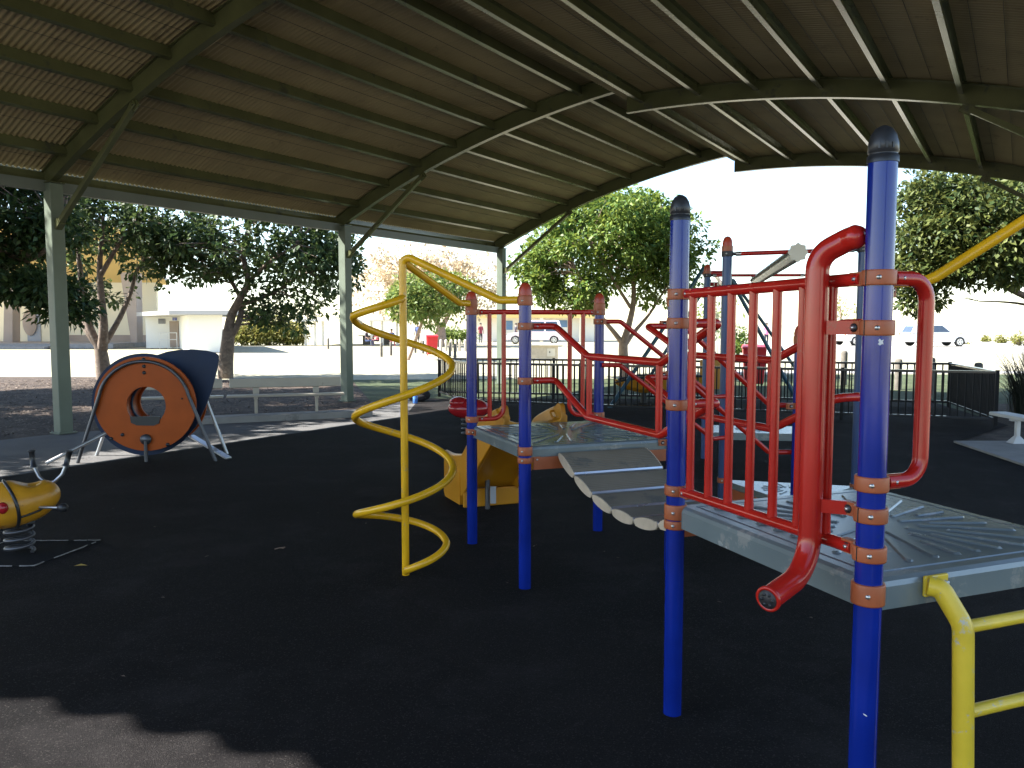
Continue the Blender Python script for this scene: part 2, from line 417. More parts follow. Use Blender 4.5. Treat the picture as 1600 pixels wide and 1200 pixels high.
def roof_sheet(p0, p1, zf, off):
    a0, a1, pitch = .02, 18.02, .076
    na = int((a1-a0)/pitch*6); npz = 22
    A = np.linspace(a0, a1, na+1); P = np.linspace(p0, p1, npz+1)
    AA, PP = np.meshgrid(A, P, indexing='ij')
    Z = np.array([zf(q) for q in P])[None, :]+off+.028*np.abs(np.cos(np.pi*AA/pitch))**3-.008
    X = AX.x*AA+PX.x*PP; Y = AX.y*AA+PX.y*PP
    co = np.stack([X, Y, Z], -1).reshape(-1, 3)
    i = np.arange(na)[:, None]*(npz+1)+np.arange(npz)[None, :]
    F = np.stack([i, i+npz+1, i+npz+2, i+1], -1).reshape(-1, 4)
    me = bpy.data.meshes.new('roof_sheet'); me.from_pydata(co.tolist(), [], F.tolist())
    me.polygons.foreach_set('use_smooth', [True]*len(F)); me.materials.append(M['sheet']); me.update()
    o = inst('roof_sheet', me, sh, -Vector(sh.location)); return o
roof_sheet(PL, PM, zL, .296); roof_sheet(PM-.04, PR, zR, .296)
for zf, p0, p1 in ((zL, PL, PM-.06), (zR, PM+.0, PR)):   # barge boards on the far gable
    mb = MB(); arc_beam(mb, 17.965, p0, p1, zf, .03, .335, .03); sbuild(mb, 'barge_board', M['green_steel'])
mb = MB(); mb.beam(ap(.05, PL+.02, zL(PL)+.17), ap(18.0, PL+.02, zL(PL)+.17), .02, .21); sbuild(mb, 'eave_board', M['green_steel'])
# closing strip between the two roof halves
mb = MB(); mb.beam(ap(.03, PM+.01, zR(PM)+.488), ap(18.0, PM+.01, zR(PM)+.488), .012, .37); sbuild(mb, 'ridge_flashing', M['sheet'])
# safety mesh wires under the sheets
mb = MB()
for zf, lst in ((zL, pl), (zR, pr_)):
    for q0, q1 in zip(lst[:-1], lst[1:]):
        for f in (.34, .68):
            p = q0+(q1-q0)*f; mb.beam(ap(.1, p, zf(p)+.281), ap(17.9, p, zf(p)+.281), .005, .004)
o = sbuild(mb, 'safety_mesh', M['wire']); o['kind'] = 'stuff'
# eave beams, gutters, posts, braces
for p, zf in ((PL+.16, zL), (PR-.14, zR)):
    mb = MB(); mb.beam(ap(.1, p, zf(p)-.02), ap(17.95, p, zf(p)-.02), .10, .15); sbuild(mb, 'eave_beam', M['eave'])
for p, zf, s in ((PL, zL, -1), (PR, zR, 1)):
    mb = MB(); q0, q1 = ap(.05, p+.055*s, zf(p)), ap(18.0, p+.055*s, zf(p))
    mb.beam(q0+EZ0*.262, q1+EZ0*.262, .12, .006); mb.beam(q0+PX*(.06*s)+EZ0*.315, q1+PX*(.06*s)+EZ0*.315, .006, .11); mb.beam(q0-PX*(.055*s)+EZ0*.272, q1-PX*(.055*s)+EZ0*.272, .006, .025)
    sbuild(mb, 'gutter', M['eave'])
zc = math.atan2(AX.y, AX.x)
RZ = Matrix.Rotation(zc, 3, 'Z')
for a in BAYS:
    for p, sgn, zf in ((-11.86, 1, zL), (1.36, -1, zR)):
        zt = zf(p)
        mb = MB(); c = ap(a, p); mb.box((c.x, c.y, (zt-.02)/2-.05), (.19, .19, zt-.02+.1), RZ)
        po = sbuild(mb, 'post', M['post_green'], bevel=.012)
        mb = MB(); mb.box((c.x, c.y, zt-.012), (.23, .23, .016), RZ); mb.build('cap_plate', M['green_steel'], po)
        mb = MB(); mb.box((c.x, c.y, .007), (.27, .27, .014), RZ)
        for sx in (-1, 1):
            for sy in (-1, 1):
                q = c+AX*(.11*sx)+PX*(.11*sy); mb.lathe([(.012, .014), (.012, .032), (.0, .034)], (q.x, q.y, 0), 6, smooth=False)
        mb.build('base_plate', M['post_green'], po)
        q = p+sgn*2.12
        b0 = ap(a, p+sgn*.10, zt-.62); b1 = ap(a, q, zf(q)-.03)
        mb = MB(); mb.beam(b0, b1, .075, .075); d = (b1-b0).normalized()
        mb.beam(b0-d*.04, b0+d*.10, .10, .11); mb.beam(b1-d*.12, b1+d*.03, .012, .14)
        mb.lathe([(.022,-.06),(.022,.06)], b1-d*.05, 8, rot=AX.to_track_quat('Z','Y').to_matrix())
        sbuild(mb, 'knee_brace', M['green_steel'], bevel=.006)
# unseen strip added beyond the near gable, scalloped to throw the foreground shadow edge
mb = MB(); vs = []; nn = 150
for i in range(nn+1):
    p = PL+(PM-PL)*i/nn
    ae = -1.30-.143*(PM-.8-p)-.10*abs(math.sin(math.pi*(p-PL)/.35))
    for aa in (.05, (.05+ae)/2, ae): vs.append(ap(aa, p, zL(p)+.30))
mb.add(vs, [(3*i+k, 3*i+3+k, 3*i+4+k, 3*i+1+k) for i in range(nn) for k in (0, 1)], 0, True)
for i in range(20):  # added strip carried on over the right half to block stray sun
    p = PM+(PR-PM)*i/20; p2 = PM+(PR-PM)*(i+1)/20
    mb.add([ap(.05, p, zR(p)+.30), ap(.05, p2, zR(p2)+.30), ap(-1.9, p2, zR(p2)+.30), ap(-1.9, p, zR(p)+.30)], [(0, 1, 2, 3)], 0, True)
mb.add([ap(.05, PM, zR(PM)+.30), ap(-1.9, PM, zR(PM)+.30), ap(-1.9, PM, zL(PM)+.30), ap(.05, PM, zL(PM)+.30)], [(0, 1, 2, 3)])
sbuild(mb, 'added_shadow_strip', M['sheet'])

# ------------------------------------------------------------------ climbing frame
E1 = Vector((.936, .352, 0)).normalized(); E2 = Vector((.352, -.936, 0)).normalized()
EZ = Vector((0, 0, 1))
P3 = Vector((.078, 4.699, 0)); P4 = P3-E2*1.05; P5 = P4+E1*1.025; P7 = P3+E1*1.02
P2 = P3+E2*1.66; P1 = Vector((1.010, 2.185, 0)); P8 = P2+E1*1.02; P9 = P1+E1*1.02
P6 = Vector((1.70, 6.28, 0)); P12 = P7+E1*1.01; P10 = Vector((2.66, 6.02, 0)); P13 = Vector((2.30, 9.35, 0)); P14 = Vector((3.45, 9.20, 0))
cf = thing('climbing_frame', 'blue and red playground climbing frame with two grey decks, slide, bridge and yellow spiral pole', 'climbing frame', P3)
OFF = -Vector(cf.location)
def cb(mb, name, m, parent=cf, bevel=0):
    o = mb.build(name, m, parent, bevel)
    if parent is cf: o.location = OFF
    return o
def clamp(post, c, z, ears, h=.042, r=.038, m='orange'):
    mb = MB(); ri = r+.0005; ro = r+.0065
    mb.lathe([(ri, z-h/2), (ro, z-h/2), (ro+.001, z-h/2+.004), (ro+.001, z+h/2-.004), (ro, z+h/2), (ri, z+h/2)], (c.x, c.y, 0), 28)
    for d in ears:
        d = d.normalized(); sd_ = d.cross(EZ)
        mb.beam(c+d*(ro-.003)+EZ*z, c+d*(ro+.052)+EZ*z, .022, h*.94)
        for s in (-1, 1):
            q = c+d*(ro+.028)+EZ*z+sd_*s*.011
            rt_ = (sd_*s).to_track_quat('Z', 'Y').to_matrix()
            mb.lathe([(.0125, 0), (.0125, .004), (.0, .0045)], q, 12, 1, rt_)
            mb.lathe([(.0065, .004), (.006, .010), (.0, .011)], q, 8, 2, rt_)
    # two rivets facing outwards
    base = ears[0].normalized() if ears else E1
    for an in (-.12, 3.0):
        d = Quaternion(EZ, an) @ Vector((-.30, -.954, 0))
        mb.lathe([(.0075, 0), (.006, .004), (.0, .005)], c+d*ro+EZ*z, 8, 2, d.to_track_quat('Z', 'Y').to_matrix())
    # split line
    d = Quaternion(EZ, 1.57) @ base
    mb.beam(c+d*(ro+.001)+EZ*(z-h/2+.001), c+d*(ro+.001)+EZ*(z+h/2-.001), .0022, .003, 1, up=d)
    return mb.build('clamp', [M[m], M['black'], M['bolt']], post)
def post(c, h, cap, clamps, r=.038, root=None, m='blue'):
    root = cf if root is None else root
    mb = MB(); mb.tube([(c.x, c.y, -.05), (c.x, c.y, h*.5), (c.x, c.y, h)], r, 24)
    o = mb.build('post', M[m], root); o.location = -Vector(root.location)
    mb = MB()
    if cap == 'black':
        mb.lathe([(r+.003, h-.012), (r+.003, h+.006), (r-.001, h+.008), (r-.001, h+.014), (r+.002, h+.016), (r+.001, h+.04), (r*.88, h+.062), (r*.6, h+.079), (r*.25, h+.087), (0, h+.089)], (c.x, c.y, 0), 24)
        for k in range(14):
            an = k*math.pi*2/14
            if k % 7 in (2, 3, 4): mb.box((c.x+math.cos(an)*(r+.0015), c.y+math.sin(an)*(r+.0015), h+.03), (.004, .005, .016), Matrix.Rotation(an, 3, 'Z'))
        mb.build('cap', M['black'], o)
    else:
        mb.lathe([(r+.006, h-.085), (r+.0065, h-.08), (r+.0065, h-.035), (r+.006, h-.03), (r-.001, h-.028)], (c.x, c.y, 0), 24)
        mb.lathe([(r+.002, h-.032), (r+.002, h-.004), (r*.93, h+.016), (r*.74, h+.034), (r*.42, h+.045), (0, h+.049)], (c.x, c.y, 0), 24, 1)
        mb.build('cap', [M[cap], M['cap_red']], o)
    for z, ears, *k in clamps: clamp(o, c, z, ears, r=r, **(k[0] if k else {}))
    return o
big = dict(h=.060); sm = dict(h=.034)
po1 = post(P1, 2.050, 'black', [(1.728, [-E2, E1]), (1.591, [-E2]), (1.156, [E1]), (1.068, [-E2]), (.957, [-E2]), (.842, [], big)])
mb = MB()   # flaked paint on the near post
def chip(c, z, an, pts, r):
    vs = [(c.x+math.cos(an+x/r)*r, c.y+math.sin(an+x/r)*r, z+y) for x, y in pts]
    mb.add(vs, [tuple(range(len(vs)))])
chip(P1, 1.553, -1.75, [(-.007,-.006),(-.001,-.010),(.004,-.006),(.008,-.007),(.006,.001),(.009,.006),(.002,.004),(-.002,.009),(-.006,.003),(-.003,-.001)], .0386)
chip(P1, .50, -1.9, [(-.006,.004),(.002,.001),(.006,-.003),(.003,-.004),(-.004,.0)], .0386)
mb.build('paint_chip', M['bench_white'], po1)
post(P2, 2.020, 'black', [(1.719, [E2]), (1.605, [E1]), (1.280, [E1]), (.934, [E2]), (.846, [], big), (.794, [E1], sm)])
post(P3, 1.800, 'orange', [(1.740, [], dict(h=.055)), (1.589, [E1]), (1.264, [E1]), (.842, [-E2], dict(h=.052)), (.786, [E1], sm)])
post(P4, 1.790, 'orange', [(1.750, [], dict(h=.060)), (1.690, [E1]), (.915, [E1]), (.826, [E2])])
post(P5, 1.790, 'orange', [(1.693, [-E1]), (1.622, [E2]), (.906, [-E1]), (.842, [E2], dict(h=.05))])
post(P7, 1.800, 'orange', [(1.605, [-E1]), (1.280, [-E1]), (.842, [-E1])])
post(P8, 1.79, 'orange', [(1.750, [E1], dict(h=.06)), (1.605, [-E1]), (1.28, [-E1]), (.842, [E2])])
post(P9, 1.79, 'orange', [(1.750, [E1], dict(h=.06)), (.842, [-E2])])

def deck(c00, u, v, top, th, name='deck'):
    """moulded square deck with sunburst ribs: corner c00, edge vectors u and v"""
    mb = MB(); lu, lv = u.length, v.length; un, vn = u.normalized(), v.normalized()
    base = Vector((c00.x, c00.y, 0))
    def q(i, j, z): return base+un*i+vn*j+EZ*z
    e = .012; prof = [(0, top-th), (0, top-.022), (.006, top-.008), (.020, top), (.055, top), (.058, top-.004), (.066, top-.004), (.069, top)]
    rings = [[q(k, k, z), q(lu-k, k, z), q(lu-k, lv-k, z), q(k, lv-k, z)] for k, z in prof]
    vs = [x for r_ in rings for x in r_]; fs = []
    for i in range(len(rings)-1):
        for k in range(4): fs.append((i*4+k, i*4+(k+1) % 4, (i+1)*4+(k+1) % 4, (i+1)*4+k))
    n = len(rings); fs.append((n*4-4, n*4-3, n*4-2, n*4-1)); fs.append((3, 2, 1, 0))
    mb.add(vs, fs)
    cx, cy = lu/2, lv/2
    for k in range(28):
        an = 2*math.pi*(k+.5)/28; ca, sa = math.cos(an), math.sin(an)
        rmax = min((cx-.105)/max(1e-6, abs(ca)), (cy-.105)/max(1e-6, abs(sa)))
        r0 = (.11, .20, .15, .24)[k % 4]
        if rmax-r0 < .08: continue
        hw = .0125; prev = []
        N = 4; ring = []
        for t, wv, hz in ((r0, .3, .0), (r0+.012, 1, .0055), (rmax-.012, 1.15, .0055), (rmax, .35, .0)):
            ring.append([q(cx+ca*t-sa*x*hw*wv, cy+sa*t+ca*x*hw*wv, top+(hz if abs(x) < .9 else -.0005)) for x in (-1, -.55, .55, 1)])
        vs = [x for r_ in ring for x in r_]; fs = []
        for i in range(3):
            for j in range(3): fs.append((i*4+j, (i+1)*4+j, (i+1)*4+j+1, i*4+j+1))
        mb.add(vs, fs, 0, False)
    return cb(mb, name, M['deck'])
deck(P2, E1*1.02, E2*1.024, .872, .088)
deck(P4, E1*1.02, E2*1.05, .866, .080)

def rail(pts, r, rad, parent, name, m='red', n=14):
    mb = MB(); mb.tube(fillet(pts, rad) if rad else pts, r, n)
    return mb.build(name, M[m], parent)
def part(name): 
    o = bpy.data.objects.new(name, None); COL.objects.link(o); o.parent = cf; o.location = OFF; return o
# guard panel between the two near posts
gp = part('guard_panel'); LP = (P1-P2).length; d12 = (P1-P2).normalized()
rail([P2+d12*.06+EZ*1.719, P2+d12*(LP-.06)+EZ*1.728], .0195, 0, gp, 'top_rail')
rail([P2+d12*.06+EZ*.936, P2+d12*(LP-.06)+EZ*.955], .0195, 0, gp, 'bottom_rail')
bm = MB(); bm.tube([(0,0,.94),(0,0,1.0),(0,0,1.68),(0,0,1.735)], [.0168,.0152,.0152,.0168], 14)
bme = bm.mesh('bar', M['red'])
for i in range(7):
    q = P2+d12*(.103+.1238*i); inst('bar', bme, gp, (q.x, q.y, 0))
# big red speaking tube clamped to the near post
st = part('speaking_tube')
c = P2+d12*.862-E1*.072
top = P1-d12*.055-E1*.030+EZ*1.845
pts = [top, top-d12*.035+EZ*(-.006), Vector((c.x, c.y, 1.80)), Vector((c.x, c.y, .868)), Vector((c.x-.165, c.y-.150, .835))]
mb = MB(); pth = fillet(pts, [.04, .105, .13], 10); mb.tube(pth, .0335, 22, caps=False)
mb.lathe([(.0335, -.002), (.037, .002), (.037, .012), (.029, .014), (.027, -.05), (0, -.052)], pth[-1], 22, 0, (pth[-1]-pth[-2]).to_track_quat('Z', 'Y').to_matrix())
mb.lathe([(.0335, -.01), (.034, .0), (.026, .016), (0, .022)], pth[0], 22, 0, (pth[0]-pth[1]).to_track_quat('Z', 'Y').to_matrix())
mb.build('tube', M['red'], st)
dE = (pth[-1]-pth[-2]).normalized(); mq = dE.to_track_quat('Z', 'Y').to_matrix()
mb = MB(); mb.lathe([(.027, .0), (.027, .0145), (.0, .0145)], pth[-1], 20, 0, mq)
for k in range(6):
    an = k*math.pi/3; mb.lathe([(.0048, .0145), (.0048, .018), (0, .018)], pth[-1]+mq @ Vector((math.cos(an)*.017, math.sin(an)*.017, 0)), 8, 1, mq)
mb.build('end_grille', [M['mask'], M['black']], st)
for z, s0, s1 in ((1.591, 0, .05), (1.068, 0, .05)):
    mb = MB(); mb.beam(Vector((c.x, c.y, z))+(P1-c).normalized()*.025, P1-d12*.075+EZ*z, .012, .040); mb.build('bracket', M['red'], st)
# grab loop on the right of the near post
gl = part('grab_loop')
q = P1+E1*.178
rail([P1+E1*.05+EZ*1.728, q+EZ*1.728, q+EZ*1.156, P1+E1*.05+EZ*1.156], .0215, .085, gl, 'loop_tube', n=18)
# bridge handrails
for base, other, s in ((P3, P2, 1), (P7, P8, -1)):
    hr = part('bridge_handrail')
    Q = lambda t, z: base+E1*(.195*s)+E2*t+EZ*z
    for z0, zl, z1, nm in ((1.589, 1.425, 1.605, 'upper_rail'), (1.264, 1.088, 1.280, 'lower_rail')):
        rail([base+E1*(.05*s)+EZ*z0, Q(.0, z0), Q(.06, z0-.02), Q(.45, zl), Q(1.22, zl), Q(1.60, z1-.02), Q(1.66, z1), other+E1*(.05*s)+EZ*z1], .0195, [.05, .05, .09, .09, .05, .05], hr, nm)
    for t in (.47, 1.20):
        rail([Q(t, 1.088), Q(t, 1.425)], .0165, 0, hr, 'upright')
# stair handrails from the far deck down to the low triangular deck
for a_, b_, s, z0, z1 in ((P5, P6, 1, 1.622, 1.033), (P7, P12, -1, 1.605, 1.04)):
    hr = part('step_handrail'); L = (b_-a_).length; dd = (b_-a_).normalized(); of = E2*(.10*s)
    rail([a_+of*.5+EZ*z0, a_+of+dd*.12+EZ*z0, a_+of+dd*(L-.16)+EZ*z1, b_+of*.5+EZ*z1], .0175, [.05, .06], hr, 'upper_rail')
    rail([a_+of*.5+EZ*(z0-.33), a_+of+dd*.12+EZ*(z0-.33), a_+of+dd*(L-.16)+EZ*(z1-.33), b_+of*.5+EZ*(z1-.33)], .0175, [.05, .06], hr, 'lower_rail')
# slide opening panel between the two far posts
ep = part('entry_panel'); d45 = (P5-P4).normalized(); L45 = (P5-P4).length
rail([P4+d45*.06+EZ*1.690, P5-d45*.06+EZ*1.693], .0185, 0, ep, 'top_rail')
for o_, dd in ((P4, d45), (P5, -d45)):
    rail([o_+dd*.05+EZ*.912, o_+dd*.247+EZ*.912, o_+dd*.247+EZ*1.69], .0175, .085, ep, 'loop')
    rail([o_+dd*.137+EZ*.915, o_+dd*.137+EZ*1.69], .0165, 0, ep, 'bar')
# clatter bridge
br = part('clatter_bridge')
zb = lambda t: .600+.315*(t-.82)**2
t0, npl = .015, 7; dt = 1.63/npl
for k in range(npl):
    ta, tb = t0+k*dt+.004, t0+(k+1)*dt-.004
    A = P3+E1*.215+E2*ta+EZ*(zb(ta)+.012); B = P3+E1*.215+E2*tb+EZ*(zb(tb)+.012)
    dx = (B-A); Ln = dx.length; dx.normalize(); nz = E1.cross(dx).normalized()
    if nz.z < 0: nz = -nz
    prof = []
    nr = 12
    for i in range(nr*2+1):
        f = i/(nr*2); x = .012+(Ln-.030)*f
        hgt = .012+.013*math.sin(math.pi*f)**.6
        prof.append((x, hgt+(.0022 if i % 2 == 0 else -.0022)))
    prof += [(Ln-.012, .018), (Ln-.003, .010), (Ln, 0), (Ln-.006, -.012)]
    low = [(Ln*(1-f), -.014-.020*math.sin(math.pi*f)**.6) for f in (.06, .2, .35, .5, .65, .8, .94)]
    prof += low+[(0, -.008), (0, .006)]
    poly = [A+dx*x+nz*y for x, y in prof]
    W = .59; mb = MB(); n = len(poly)
    topp = [q+E1*W for q in poly]
    side = [(j, (j+1) % n, n+(j+1) % n, n+j) for j in range(n)]
    mb.add(poly+topp, [f for j, f in enumerate(side) if not (nr*2 <= j <= nr*2+3)], 0)
    mb.add(poly+topp, [f for j, f in enumerate(side) if nr*2 <= j <= nr*2+3], 2)  # bright metal on the front edge stands in for the plank's highlight
    for pp, sgn in ((poly, -1), (topp, 1)):
        cen = sum(pp, Vector())/n
        loop = [cen+(q-cen)*.97+E1*(sgn*.006) for q in pp]
        mb.add(pp+loop, [(j, (j+1) % n, n+(j+1) % n, n+j) for j in range(n)], 1)
        mb.add(loop, [tuple(range(n))], 1)
    mb.build('plank', [M['plank'], M['plank_end'], M['alu']], br)
mb = MB(); mb.beam(P3+E1*.05+E2*.012+EZ*.762, P7-E1*.05+E2*.012+EZ*.762, .008, .075); mb.build('bracket_plate', M['orange'], br)
mb = MB(); mb.beam(P2+E1*.05-E2*.012+EZ*.762, P8-E1*.05-E2*.012+EZ*.762, .008, .060); mb.build('bracket_plate', M['orange'], br)
# slide going down behind the far deck
sl = part('slide'); D = -E2
mid = (P4+P5)/2
def slz(t):
    if t < .12: return .86
    if t < 1.05: return .86-.66*((t-.12)/.93)**1.05
    if t < 1.5: return .20-.05*math.sin((t-1.05)/.45*math.pi/2)
    return .15
mb = MB(); ts = [i*1.62/20 for i in range(21)]; prof = []
for t in ts:
    z = slz(t); sh_ = .05 if t < .1 else .10+.17*min(1, (t-.1)/.45)
    row = [(-.265, z+sh_), (-.235, z+sh_+.012), (-.215, z+sh_), (-.20, z+.02), (-.12, z), (.12, z), (.20, z+.02), (.215, z+sh_), (.235, z+sh_+.012), (.265, z+sh_), (.262, z-.09), (.235, z-.09), (.20, z-.03), (-.20, z-.03), (-.235, z-.09), (-.262, z-.09)]
    prof.append([mid+D*(t+.03)+E1*x+EZ*y for x, y in row])
n = 16; vs = [q for r_ in prof for q in r_]; fs = []
for i in range(20):
    for k in range(n): fs.append((i*n+k, (i+1)*n+k, (i+1)*n+(k+1) % n, i*n+(k+1) % n))
fs += [tuple(range(n)), tuple(range(20*n, 21*n))[::-1]]
mb.add(vs, fs, 0, False); mb.build('chute', M['slide'], sl, bevel=.008)
for s in (-1, 1):
    mb = MB(); x0 = .23*s
    pf = [(-.02, .80), (-.02, .93), (.0, .985), (.035, 1.0), (.075, .985), (.20, .90), (.30, .76), (.24, .70)]
    pf = [(a_, b_+ (0)) for a_, b_ in pf]
    mb.prism([mid+D*(a_+.05)+E1*(x0-.018)+EZ*b_ for a_, b_ in pf], E1*.036); w_ = mb.build('hood_wing', M['slide'], sl, bevel=.012)
    mb = MB(); mb.tube(fillet([mid+D*.12+E1*(x0-.022*s)+EZ*.88, mid+D*.12+E1*(x0-.055*s)+EZ*.885, mid+D*.17+E1*(x0-.055*s)+EZ*.93, mid+D*.17+E1*(x0-.022*s)+EZ*.93], .02, 4), .009, 8); mb.build('grip', M['slide'], sl)
# exit lip panels
for s in (-1, 1):
    mb = MB(); x0 = .255*s
    pf = [(1.12, .02), (1.12, .25), (1.15, .31), (1.55, .31), (1.62, .27), (1.64, .04), (1.6, .0)]
    mb.prism([mid+D*a_+E1*(x0-.014)+EZ*b_ for a_, b_ in pf], E1*.028); mb.build('exit_side', M['slide'], sl, bevel=.012)
mb = MB(); mb.beam(mid+D*1.05+E1*-.26+EZ*.09, mid+D*1.05+E1*.26+EZ*.09, .03, .16); mb.build('exit_panel', M['slide'], sl, bevel=.01)
mb = MB(); q = mid+D*.98+E1*-.06; mb.tube([(q.x, q.y, -.02), (q.x, q.y, .28)], .022, 12); mb.box((q.x+.05, q.y-.03, .13), (.05, .02, .15), None, 1); mb.build('support_leg', [M['steel_dark'], M['grey']], sl)
# spiral climbing pole
sp = part('spiral_climber'); S0 = Vector((-.681, 4.945, 0)); ap3 = Vector((S0.x, S0.y, 2.035))
mb = MB(); mb.tube([S0-EZ*.05, S0+EZ*1.0, S0+EZ*2.005], .0235, 18); mb.build('pole', M['yellow'], sp)
pts = []
zs = [(0, 1.767), (.25, 1.628), (.75, 1.327), (1.25, 1.003), (1.75, .676), (2.25, .388), (2.72, .180), (2.98, .03)]
for i in range(150):
    u = i/149*2.98
    for (u0, a0), (u1, a1) in zip(zs[:-1], zs[1:]):
        if u0 <= u <= u1: z = a0+(a1-a0)*(u-u0)/(u1-u0)
    ph = 2*math.pi*(u-.25)
    rr_ = .305*min(1, (u/.20))**.7 if u < .2 else .305
    if u > 2.70: rr_ = .305*(1-.40*((u-2.70)/.28))*(1-((u-2.70)/.28)**2*.85)
    if u > 2.4: rr_ *= 1-.12*min(1, (u-2.4)/.3)
    pts.append(S0+Vector((-math.cos(ph)*rr_, math.sin(ph)*rr_, z)))
# smooth heights
for _ in range(14):
    zz = [q.z for q in pts]
    for i in range(1, len(pts)-1): pts[i].z = (zz[i-1]+2*zz[i]+zz[i+1])/4
mb = MB(); mb.tube(pts, .0235, 16); mb.build('spiral_tube', M['yellow'], sp)
for tgt, z, k in ((P3, 1.745, 0), (P4, 1.750, 1)):
    d = (tgt-S0); L = d.length; d.normalize()
    st_ = ap3 if k == 0 else S0+EZ*1.985+d*.02
    rail([S0+EZ*1.90, ap3+d*.0, S0+d*(L-.16)+EZ*z, tgt-d*.043+EZ*z] if k == 0 else [st_, S0+d*(L-.16)+EZ*z, tgt-d*.043+EZ*z], .0235, [.06, .08] if k == 0 else .08, sp, 'arm', 'yellow', 16)
# arch climber on the right of the near deck
ac = part('arch_climber'); A0 = (P8+P9)/2+E1*.63
rail([A0-EZ*.05, A0+EZ*2.2], .0235, 0, ac, 'pole', 'yellow')
for tgt in (P8, P9):
    d = (A0-tgt); L = d.length; d.normalize()
    rail([tgt+d*.043+EZ*1.785, tgt+d*.20+EZ*1.785, tgt+d*(L-.02)+EZ*2.20], .0235, .16, ac, 'arm', 'yellow', 16)
# access ladder in front of the near deck
ld = part('ladder')
for s in (.255, .765):
    b0 = P1+E1*s+E2*.004
    rail([b0-E1*.045+E2*.01+EZ*.842, b0-E1*.02+E2*.035+EZ*.836, b0+E1*.012+E2*.085+EZ*.74, b0+E1*.012+E2*.12+EZ*-.03], .0285, [.03, .09], ld, 'side_rail', 'yellow_worn', 20)
    mb = MB(); mb.beam(b0-E1*.055+E2*.006+EZ*.838, b0+E1*.035+E2*.006+EZ*.838, .012, .062, 0); mb.box(b0+E1*.02+E2*.016+EZ*.84, (.02, .01, .02), None, 1); mb.build('mount_plate', [M['yellow_worn'], M['bolt']], ld, bevel=.004)
for z, o_ in ((.735, .088), (.485, .097), (.245, .107), (.03, .115)):
    rail([P1+E1*.27+E2*o_+EZ*z, P1+E1*.775+E2*o_+EZ*z], .0185, 0, ld, 'rung', 'yellow_worn')

# ------------------------------------------------------------------ track ride
tr = thing('track_ride', 'overhead track ride with dark blue posts, red crossbars and a silver beam', 'track ride', P6)
TO = -Vector(tr.location)
for c, h, zc_ in ((P6, 2.245, 2.155), (P10, 2.245, 2.165), (P13, 2.26, 2.175), (P14, 2.26, 2.17)):
    post(c, h, 'orange', [(zc_, [], dict(m='mask')), (.35, [], dict(m='orange'))], root=tr, m='tealpost', r=.037)
def tb(mb, name, m, parent=tr, bevel=0):
    o = mb.build(name, m, parent, bevel)
    if parent is tr: o.location = TO
    return o
for a_, b_, z0, z1 in ((P6, P10, 2.155, 2.165), (P13, P14, 2.175, 2.17)):
    d = (b_-a_).normalized(); mb = MB(); mb.tube([a_+d*.10+EZ*z0, b_-d*.10+EZ*z1], .017, 12); cbx = tb(mb, 'crossbar', M['red'])
    for q, s in ((a_, 1), (b_, -1)):
        mb = MB(); z = z0 if s > 0 else z1; mb.tube([q+d*(.03*s)+EZ*z, q+d*(.11*s)+EZ*z], .014, 10); mb.lathe([(.018,-.02),(.018,.02)], q+d*(.085*s)+EZ*z, 8, 1, d.to_track_quat('Z','Y').to_matrix()); mb.build('end_socket', [M['mask'], M['bolt']], cbx)
n0 = (P6+P10)/2; n1 = (P13+P14)/2; td = (n1-n0).normalized()
B0 = n0-td*.22+EZ*2.135; B1 = n1+td*.25+EZ*2.13; sx = td.cross(EZ).normalized()
def octo(r): return [(math.cos(math.pi/8+k*math.pi/4)*r, math.sin(math.pi/8+k*math.pi/4)*r) for k in range(8)]
mb = MB(); oc = octo(.060)
pts2 = [(x, y) for x, y in oc]
ring0 = [B0+sx*x+EZ*y for x, y in oc]; vec = B1-B0
mb.prism(ring0, vec)
mb.beam(B0+sx*.0-EZ*.058, B1+sx*.0-EZ*.058, .022, .012, 1)
for s in (-1, 1): mb.beam(B0+sx*(.061*s), B1+sx*(.061*s), .006, .020, 1)
bmn = tb(mb, 'track_beam', [M['alu'], M['mask']], bevel=.005)
mb = MB(); lobes = []
for k in range(48):
    an = 2*math.pi*k/48; r_ = .066+.0055*math.cos(8*an); lobes.append(B0-td*.001+sx*(math.cos(an)*r_)+EZ*(math.sin(an)*r_))
mb.prism(lobes, -td*.012); mb.build('end_cap', M['tan'], bmn)
mb = MB(); lobes2 = [B1+td*.001+(q-B0) for q in lobes]; mb.prism(lobes2, td*.012); mb.build('end_cap', M['tan'], bmn)
# low start deck (triangle) and low end deck
def slab(poly, top, th, name):
    mb = MB(); mb.prism([(q.x, q.y, top-th) for q in poly], (0, 0, th)); o = tb(mb, name, M['deck'], bevel=.010)
    cen = sum(poly, Vector())/len(poly); mb = MB()
    for k in range(16):
        an = k*math.pi/8+.1; d = Vector((math.cos(an), math.sin(an), 0)); mb.beam(cen+d*.08+EZ*(top+.001), cen+d*.21+EZ*(top+.001), .014, .008)
    mb.build('rib', M['deck'], o); return o
slab([P6, P12+E2*.0, P10], .352, .05, 'start_deck')
mb = MB(); mb.beam(P6-E1*.01+EZ*.262+E2*.05, P12-E1*.01+EZ*.262-E2*.05, .01, .085); tb(mb, 'skirt_panel', M['orange'])
dl = (P14-P13).normalized(); dn = Vector((-dl.y, dl.x, 0))
slab([P13+dl*.05-dn*.15, P14-dl*.02-dn*.15, P14-dl*.02+dn*.55, P13+dl*.05+dn*.55], .335, .085, 'end_deck')
post(P12, 1.55, 'orange', [(1.04, [-E1]), (.35, [], dict(m='orange'))], root=tr, m='blue')
mb = MB()   # short chain hanging from the low post
